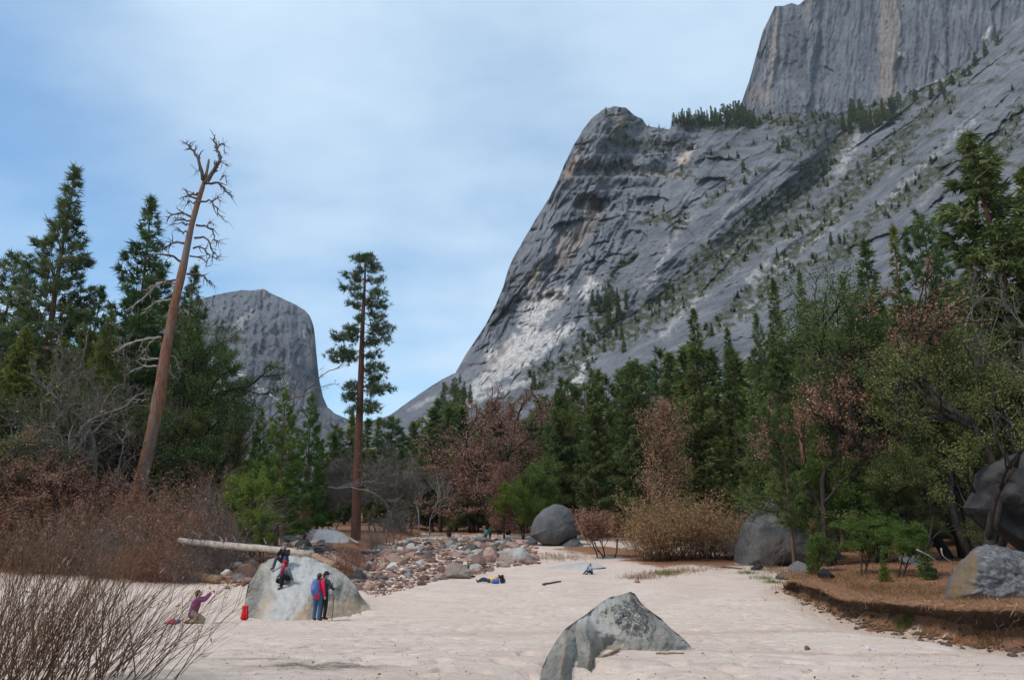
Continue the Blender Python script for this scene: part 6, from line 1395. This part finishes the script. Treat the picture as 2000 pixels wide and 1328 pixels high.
SHOEB = cloth('brown_boots', (0.10, 0.065, 0.045))
def V3(*a): return np.array(a, float)
STAND = dict(pel=V3(0, 0, .95), ch=V3(0, .01, 1.28), nk=V3(0, .01, 1.46), hd=V3(0, .03, 1.60), hl=V3(-.09, 0, .90), hr=V3(.09, 0, .90), kl=V3(-.10, .02, .49), kr=V3(.10, .02, .49), al=V3(-.10, -.03, .09), ar=V3(.10, -.03, .09), tl=V3(-.12, .13, .035), tr=V3(.12, .13, .035), sl=V3(-.18, 0, 1.40), sr=V3(.18, 0, 1.40), el=V3(-.24, -.04, 1.13), er=V3(.24, -.04, 1.13), wl=V3(-.24, .06, .89), wr=V3(.24, .06, .89), look=V3(0, 1, 0))
def person(label, J, jacket, trousers, hat=None, hat_kind=None, hair=HAIRB, boots=SHOEB, hood=None, pack=None, jname='jacket', S=1.0):
    J = {**STAND, **J}
    root = link('person', None)
    hd, lk = J['hd'], unit(J['look']); up = unit(J['hd'] - J['nk']); rt = unit(np.cross(lk, up)); up = np.cross(rt, lk)
    # body with head, hands and fingers
    ch = [([J['pel'], J['ch'], J['nk']], [.125, .135, .055]), ([J['nk'], hd], [.052, .055]), ([J['sl'], J['ch'], J['sr']], [.055, .11, .055])]
    for s in 'lr':
        ch += [([J['s' + s], J['e' + s], J['w' + s]], [.052, .042, .028]), ([J['h' + s], J['k' + s], J['a' + s]], [.085, .058, .042]), ([J['a' + s], J['t' + s]], [.042, .032])]
        d = unit(J['w' + s] - J['e' + s]); w = J['w' + s]; sd = unit(np.cross(d, up + 0.01)); nn_ = np.cross(sd, d); sg = -1 if s == 'l' else 1
        ch.append(([w, w + d * .085], [.026, .036]))
        for f, (o_, l_) in enumerate(((-.030, .068), (-.010, .078), (.011, .073), (.031, .058))):
            a = w + d * .08 + sd * o_; ch.append(([a, a + d * l_ * .55 - nn_ * .006, a + d * l_ * .95 - nn_ * .024], [.0095, .0088, .0075]))
        a = w + d * .03 + sd * sg * .03; ch.append(([a, a + sd * sg * .022 + d * .03, a + sd * sg * .026 + d * .062], [.012, .011, .009]))
    ex = [(hd, (.078, .095, .112)), (hd + lk * .098 - up * .012, (.013, .016, .018)), (hd + rt * .08, (.012, .02, .028)), (hd - rt * .08, (.012, .02, .028)), (hd + lk * .05 - up * .07, (.045, .04, .035))]
    link('body', remeshed('body', ch, SKIN, 0.0085, 0.30, ex, 3), root)
    g = Geo()
    for sg in (-1, 1):
        c = hd + lk * .088 + rt * sg * .033 + up * .012; P = np.stack([c - rt * .012, c, c + rt * .012]); add_tubes(g, P[None], np.array([[.004, .009, .004]]), 6)
    link('eyes', g.mesh('eyes', DARKM), root)
    g = Geo(); c = hd + lk * .090 - up * .052; add_tubes(g, np.stack([c - rt * .022, c + lk * .003, c + rt * .022])[None], np.array([[.004, .007, .004]]), 6); link('mouth', g.mesh('mouth', LIPS), root)
    # clothes
    jc = [([J['pel'] - 0.06 * unit(J['ch'] - J['pel']), J['pel'], J['ch'], J['nk'] - 0.03 * up], [.165, .16, .168, .075]), ([J['sl'], J['ch'], J['sr']], [.082, .15, .082])]
    for s in 'lr': jc.append(([J['s' + s], J['e' + s], J['w' + s]], [.078, .064, .046]))
    link(jname, remeshed('jacket', jc, jacket, 0.013, 0.45), root)
    link('trousers', remeshed('trousers', [([J['hl'] + V3(0, 0, .06), J['pel'], J['hr'] + V3(0, 0, .06)], [.11, .13, .11])] + [([J['h' + s], J['k' + s], J['a' + s]], [.108, .078, .062]) for s in 'lr'], trousers, 0.013, 0.45), root)
    for s in 'lr': link('boot', remeshed('boot', [([J['a' + s] + V3(0, 0, .04), J['a' + s], J['a' + s] * .5 + J['t' + s] * .5, J['t' + s]], [.052, .056, .052, .042])], boots, 0.012, 0.5), root)
    if hair is not None:
        link('hair', remeshed('hair', [([hd - lk * .06 + up * .03, hd - lk * .075 - up * .10], [.075, .05])], hair, 0.012, 0.5, [(hd + up * .022 - lk * .022, (.090, .098, .105))], 2), root)
    if hat_kind == 'beanie': link('beanie', remeshed('beanie', [([hd + up * .05, hd + up * .06], [.098, .098])], hat, 0.012, 0.5, [(hd + up * .075 - lk * .01, (.098, .102, .085))], 2), root)
    if hat_kind == 'brim': link('hat', remeshed('hat', [([hd + up * .05, hd + up * .09], [.09, .085])], hat, 0.012, 0.5, [(hd + up * .085, (.10, .105, .075)), (hd + up * .055 + lk * .03, (.155, .165, .026))], 1), root)
    if hat_kind == 'hood': link('hood', remeshed('hood', [([hd - lk * .03 + up * .02, J['nk'] - lk * .04], [.10, .09])], hat, 0.012, 0.5, [(hd + up * .03 - lk * .02, (.102, .108, .115))], 2), root)
    if pack is not None:
        col, strap = pack; bk = -lk * 0 ; fw = unit(np.cross(rt, V3(0, 0, 1)) * 0 + J['fwd']) if 'fwd' in J else lk
        c = J['ch'] - fw * .22 - V3(0, 0, .06)
        pk = link('backpack', remeshed('backpack', [([c + V3(0, 0, .17), c, c - V3(0, 0, .19)], [.125, .15, .14])], col, 0.013, 0.45, [(c - fw * .10 - V3(0, 0, .08), (.11, .11, .13)), (c + V3(0, 0, .20), (.12, .11, .07))]), root)
        sr_ = unit(np.cross(fw, V3(0, 0, 1)))
        for sg in (-1, 1):
            q = smooth_line(np.array([c + sr_ * sg * .09 + V3(0, 0, .20), J['ch'] + sr_ * sg * .12 + V3(0, 0, .20) + fw * .03, J['ch'] + sr_ * sg * .14 + fw * .17, J['ch'] + sr_ * sg * .15 - V3(0, 0, .18) + fw * .05, c + sr_ * sg * .10 - V3(0, 0, .15)]), 12)
            g = Geo(); add_tubes(g, q[None], np.full((1, 12), .022), 6); link('strap', g.mesh('pack_strap', strap), pk)
    root.scale = (S, S, S); tag(root, label, 'person')
    return root
def hit(px, py, obj):
    """where the ray through a photo pixel meets an object"""
    me = obj.data; bv = BVHTree.FromPolygons([obj.matrix_basis @ v.co for v in me.vertices], [tuple(p.vertices) for p in me.polygons])
    d = Vector(ray(px, py)).normalized(); r_ = bv.ray_cast(Vector((0, 0, CAM_Z)), d)
    return np.array(r_[0]) if r_[0] is not None else at(px, py, 33)
def place(o, p, rz, dz=0.0): o.location = (p[0], p[1], p[2] + dz); o.rotation_euler = (0, 0, rz)
BLACK = cloth('black_cloth', (0.022, 0.022, 0.026)); NAVY = cloth('navy_cloth', (0.045, 0.055, 0.085)); JEANS = cloth('blue_denim', (0.045, 0.095, 0.165)); REDJ = cloth('red_cloth', (0.62, 0.028, 0.075)); DRED = cloth('dark_red_cloth', (0.30, 0.020, 0.035)); PURPLE = cloth('plum_cloth', (0.175, 0.045, 0.115)); KHAKI = cloth('khaki_cloth', (0.27, 0.215, 0.155)); BLUEP = cloth('blue_pack_cloth', (0.10, 0.16, 0.36)); VIOLET = cloth('violet_pack_cloth', (0.11, 0.10, 0.27)); GREYC = cloth('grey_cloth', (0.13, 0.15, 0.17)); YELL = cloth('yellow_cloth', (0.72, 0.40, 0.03)); TEAL = cloth('teal_cloth', (0.10, 0.32, 0.30)); SKYB = cloth('pale_blue_cloth', (0.25, 0.32, 0.40)); BLUE = cloth('blue_cloth', (0.05, 0.13, 0.42))
# standing pair, backs to the camera
p = on_ground(618, 1213)
o = person('standing person in red jacket and blue jeans with a blue backpack', {'hd': V3(.02, .05, 1.58), 'look': V3(.35, 1, .1), 'fwd': V3(0, 1, 0)}, REDJ, JEANS, pack=(BLUEP, NAVY)); place(o, p, R(-18))
p2 = p + V3(.08, .55, 0); p2[2] = float(ground_z(p2[0], p2[1]))
o = person('standing person in dark clothes and black brimmed hat beside the red jacket', {'look': V3(.9, .6, .0), 'hd': V3(.05, .03, 1.62), 'er': V3(.30, .06, 1.18), 'wr': V3(.28, .26, 1.10), 'fwd': V3(0, 1, 0)}, NAVY, BLACK, BLACK, 'brim', pack=(VIOLET, BLACK)); place(o, p2 + V3(-.02, .1, 0), R(-25))
st = p2 + V3(.30, .26, 0); st[2] = float(ground_z(st[0], st[1])); g = Geo(); q = np.array([st, st + V3(.03, 0, .5), st + V3(.0, .0, .95), st + V3(-.05, .02, 1.38)]); add_tubes(g, smooth_line(q, 14)[None], np.full((1, 14), .018), 7); tag(link('walking_stick', g.mesh('walking_stick', B_LOG2)), 'wooden walking stick held upright beside the red-jacketed person', 'stick')
# the one on top of the boulder, sitting with both hands at the face
SIT = dict(pel=V3(0, 0, .14), ch=V3(0, .06, .46), nk=V3(0, .09, .64), hd=V3(0, .12, .78), hl=V3(-.09, .02, .12), hr=V3(.09, .02, .12), kl=V3(-.20, .40, .30), kr=V3(.20, .38, .28), al=V3(-.24, .62, -.10), ar=V3(.22, .62, -.10), tl=V3(-.27, .78, -.16), tr=V3(.25, .78, -.16), sl=V3(-.18, .07, .58), sr=V3(.18, .07, .58), el=V3(-.24, .26, .42), er=V3(.24, .26, .42), wl=V3(-.07, .29, .66), wr=V3(.07, .29, .66), look=V3(0, 1, -.05))
q = hit(556, 1104, SLIDE); o = person('person in black jacket and grey beanie sitting on top of the boulder', SIT, BLACK, NAVY, GREYC, 'beanie'); place(o, q, R(170), 0.05)
CROUCH = dict(pel=V3(0, 0, .20), ch=V3(0, .12, .50), nk=V3(0, .17, .66), hd=V3(0, .20, .80), hl=V3(-.09, .02, .18), hr=V3(.09, .02, .18), kl=V3(-.16, .40, .30), kr=V3(.20, .36, .10), al=V3(-.14, .36, -.14), ar=V3(.10, .12, -.02), tl=V3(-.15, .52, -.20), tr=V3(.0, .04, -.06), sl=V3(-.18, .13, .60), sr=V3(.18, .13, .60), el=V3(-.26, .05, .36), er=V3(.26, .20, .36), wl=V3(-.26, -.08, .14), wr=V3(.20, .38, .24), look=V3(.1, 1, -.1))
q = hit(561, 1140, SLIDE); o = person('person with dark red hood and slate jacket crouching on the boulder slope', CROUCH, GREYC, BLACK, DRED, 'hood'); place(o, q, R(140), 0.04)
link('scarf', remeshed('scarf', [([V3(0, .16, .66), V3(-.02, .29, .50), V3(-.02, .30, .28)], [.10, .075, .06])], DRED, 0.012, 0.5), o)
# kneeling photographer
KNEEL = dict(pel=V3(0, -.05, .36), ch=V3(0, .03, .70), nk=V3(0, .05, .88), hd=V3(0, .09, 1.02), hl=V3(-.09, -.04, .33), hr=V3(.09, -.04, .33), kl=V3(-.11, .30, .09), kr=V3(.11, .30, .09), al=V3(-.11, -.14, .07), ar=V3(.11, -.14, .07), tl=V3(-.11, -.28, .05), tr=V3(.11, -.28, .05), sl=V3(-.18, .05, .82), sr=V3(.18, .05, .82), el=V3(-.20, .30, .84), er=V3(.20, .30, .80), wl=V3(-.07, .48, 1.02), wr=V3(.07, .48, .98), look=V3(0, 1, .12))
p = on_ground(378, 1217); o = person('kneeling person in plum jacket taking a picture of the boulder', KNEEL, PURPLE, KHAKI); place(o, p, R(-70))
ph = o.matrix_basis @ Vector((0, .60, 1.06)); g = Geo(); bx = np.array([[x, y, z] for x in (-.04, .04) for y in (-.006, .006) for z in (-.075, .075)]); g.add(bx, None, [[0, 1, 3, 2], [4, 6, 7, 5], [0, 4, 5, 1], [2, 3, 7, 6], [0, 2, 6, 4], [1, 5, 7, 3]]); k = link('phone', g.mesh('phone', BLACK, False), None, ph); k.rotation_euler = (0.2, 0.9, R(-70)); tag(k, 'dark phone held up by the kneeling person in plum', 'phone')
# lying pair of legs and yellow jacket in the middle of the sand
LIE = dict(pel=V3(0, 0, .15), ch=V3(0, -.36, .24), nk=V3(0, -.50, .36), hd=V3(0, -.60, .44), hl=V3(-.10, .03, .13), hr=V3(.10, .03, .13), kl=V3(-.14, .46, .30), kr=V3(.12, .48, .14), al=V3(-.14, .84, .08), ar=V3(.12, .90, .07), tl=V3(-.16, .92, .20), tr=V3(.14, .97, .19), sl=V3(-.19, -.42, .30), sr=V3(.19, -.42, .30), el=V3(-.30, -.50, .10), er=V3(.30, -.50, .10), wl=V3(-.28, -.28, .06), wr=V3(.28, -.28, .06), look=V3(0, .9, .4))
p = on_ground(957, 1138); o = person('person in yellow jacket reclining on the sand beyond the foreground boulder', LIE, YELL, NAVY, S=0.85); place(o, p, R(82))
p = on_ground(1155, 1121); o = person('small figure in pale blue sitting alone on the far sand', {**SIT, 'al': V3(-.20, .62, .06), 'ar': V3(.2, .62, .06), 'tl': V3(-.2, .76, .05), 'tr': V3(.2, .76, .05)}, SKYB, NAVY, S=0.75); place(o, p, R(120))
p = on_ground(949, 1068); o = person('distant walker in teal top on the stream stones', {}, TEAL, BLACK, boots=BLACK, S=0.85); place(o, spot(949, 84), R(10))
o = person('distant walker in dark green behind the teal top', {}, cloth('green_cloth', (0.05, 0.08, 0.03)), BLACK, boots=BLACK, S=0.9); place(o, spot(957, 86), R(-20))
# packs and bags
def rucksack(name, label, main, trim, p, rz, S=1.0):
    root = link(name, None, None, p); root.rotation_euler = (0, 0, rz); root.scale = (S, S, S)
    link('pack_body', remeshed('pack_body', [([V3(0, 0, .13), V3(0, 0, .30), V3(0, .02, .48)], [.17, .165, .135])], main, 0.014, 0.5, [(V3(0, 0, .12), (.20, .15, .12))]), root)
    link('lid', remeshed('lid', [([V3(-.06, 0, .56), V3(.06, 0, .56)], [.11, .11])], main, 0.014, 0.5), root)
    link('front_pocket', remeshed('front_pocket', [([V3(0, -.15, .14), V3(0, -.15, .30)], [.10, .085])], main, 0.014, 0.5), root)
    for sg in (-1, 1):
        g = Geo(); add_tubes(g, smooth_line(np.array([V3(sg * .08, -.13, .55), V3(sg * .09, -.20, .40), V3(sg * .10, -.23, .20), V3(sg * .10, -.14, .04)]), 10)[None], np.full((1, 10), .012), 5); link('strap', g.mesh('ruck_strap', trim), root)
        g = Geo(); add_tubes(g, smooth_line(np.array([V3(sg * .08, .13, .50), V3(sg * .12, .24, .36), V3(sg * .11, .20, .10)]), 10)[None], np.full((1, 10), .024), 5); link('shoulder_strap', g.mesh('ruck_shoulder', trim), root)
    tag(root, label, 'backpack')
RPK = cloth('bright_red_pack', (0.62, 0.012, 0.020))
rucksack('backpack', 'bright red backpack standing on the sand by the slide boulder', RPK, cloth('grey_strap', (0.25, 0.16, 0.13)), on_ground(477, 1211), R(10), 0.80)
rucksack('backpack', 'dark backpack beside the small white boulder far off', BLACK, NAVY, spot(877, 95), 0.4, 1.5)
p = on_ground(336, 1220)
root = link('dropped_jacket', None, None, p); link('red_cloth', remeshed('red_cloth', [([V3(-.16, 0, .05), V3(0, .02, .08), V3(.12, 0, .06)], [.06, .10, .07])], cloth('pink_red_cloth', (0.55, 0.05, 0.10)), 0.012, 0.5), root); link('blue_lining', remeshed('blue_lining', [([V3(.12, 0, .07), V3(.22, .02, .09)], [.07, .08]), ([V3(-.16, 0, .04), V3(-.27, .02, .03)], [.04, .03])], VIOLET, 0.012, 0.5), root); tag(root, 'red and blue garment lying on the sand left of the kneeling person', 'jacket')
p = on_ground(968, 1140); root = link('day_bag', None, None, p); link('bag_body', remeshed('bag_body', [([V3(-.12, 0, .13), V3(.12, 0, .13)], [.14, .13])], BLUE, 0.014, 0.5), root); g = Geo(); add_tubes(g, smooth_line(np.array([V3(-.1, 0, .24), V3(0, 0, .36), V3(.1, 0, .24)]), 9)[None], np.full((1, 9), .012), 5); link('handle', g.mesh('bag_handle', NAVY), root); tag(root, 'blue bag on the sand right of the person in yellow', 'bag')
rucksack('backpack', 'black backpack on the sand right of the blue bag', BLACK, GREYC, on_ground(981, 1138), 1.2, 0.75)

# ================================================================== valley air
hz = [(x, y, z) for x in (-3600, 3600) for y in (-3300, 3600) for z in (-1.5, 1700)]
me = new_mesh('haze', hz, [np.array([[0, 1, 3, 2], [4, 6, 7, 5], [0, 4, 5, 1], [2, 3, 7, 6], [0, 2, 6, 4], [1, 5, 7, 3]])], [], smooth=False)
t = NT('valley_air'); v = t.node('ShaderNodeVolumePrincipled'); v.inputs['Color'].default_value = (0.80, 0.90, 1.0, 1); v.inputs['Density'].default_value = 0.000045; v.inputs['Anisotropy'].default_value = 0.0
t.l.new(v.outputs[0], t.out.inputs['Volume']); me.materials.append(t.m)
o = link('haze', me); o['kind'] = 'stuff'; o['label'] = 'thin blue valley air'
for o in bpy.data.objects:
    if 'used' in o: del o['used']
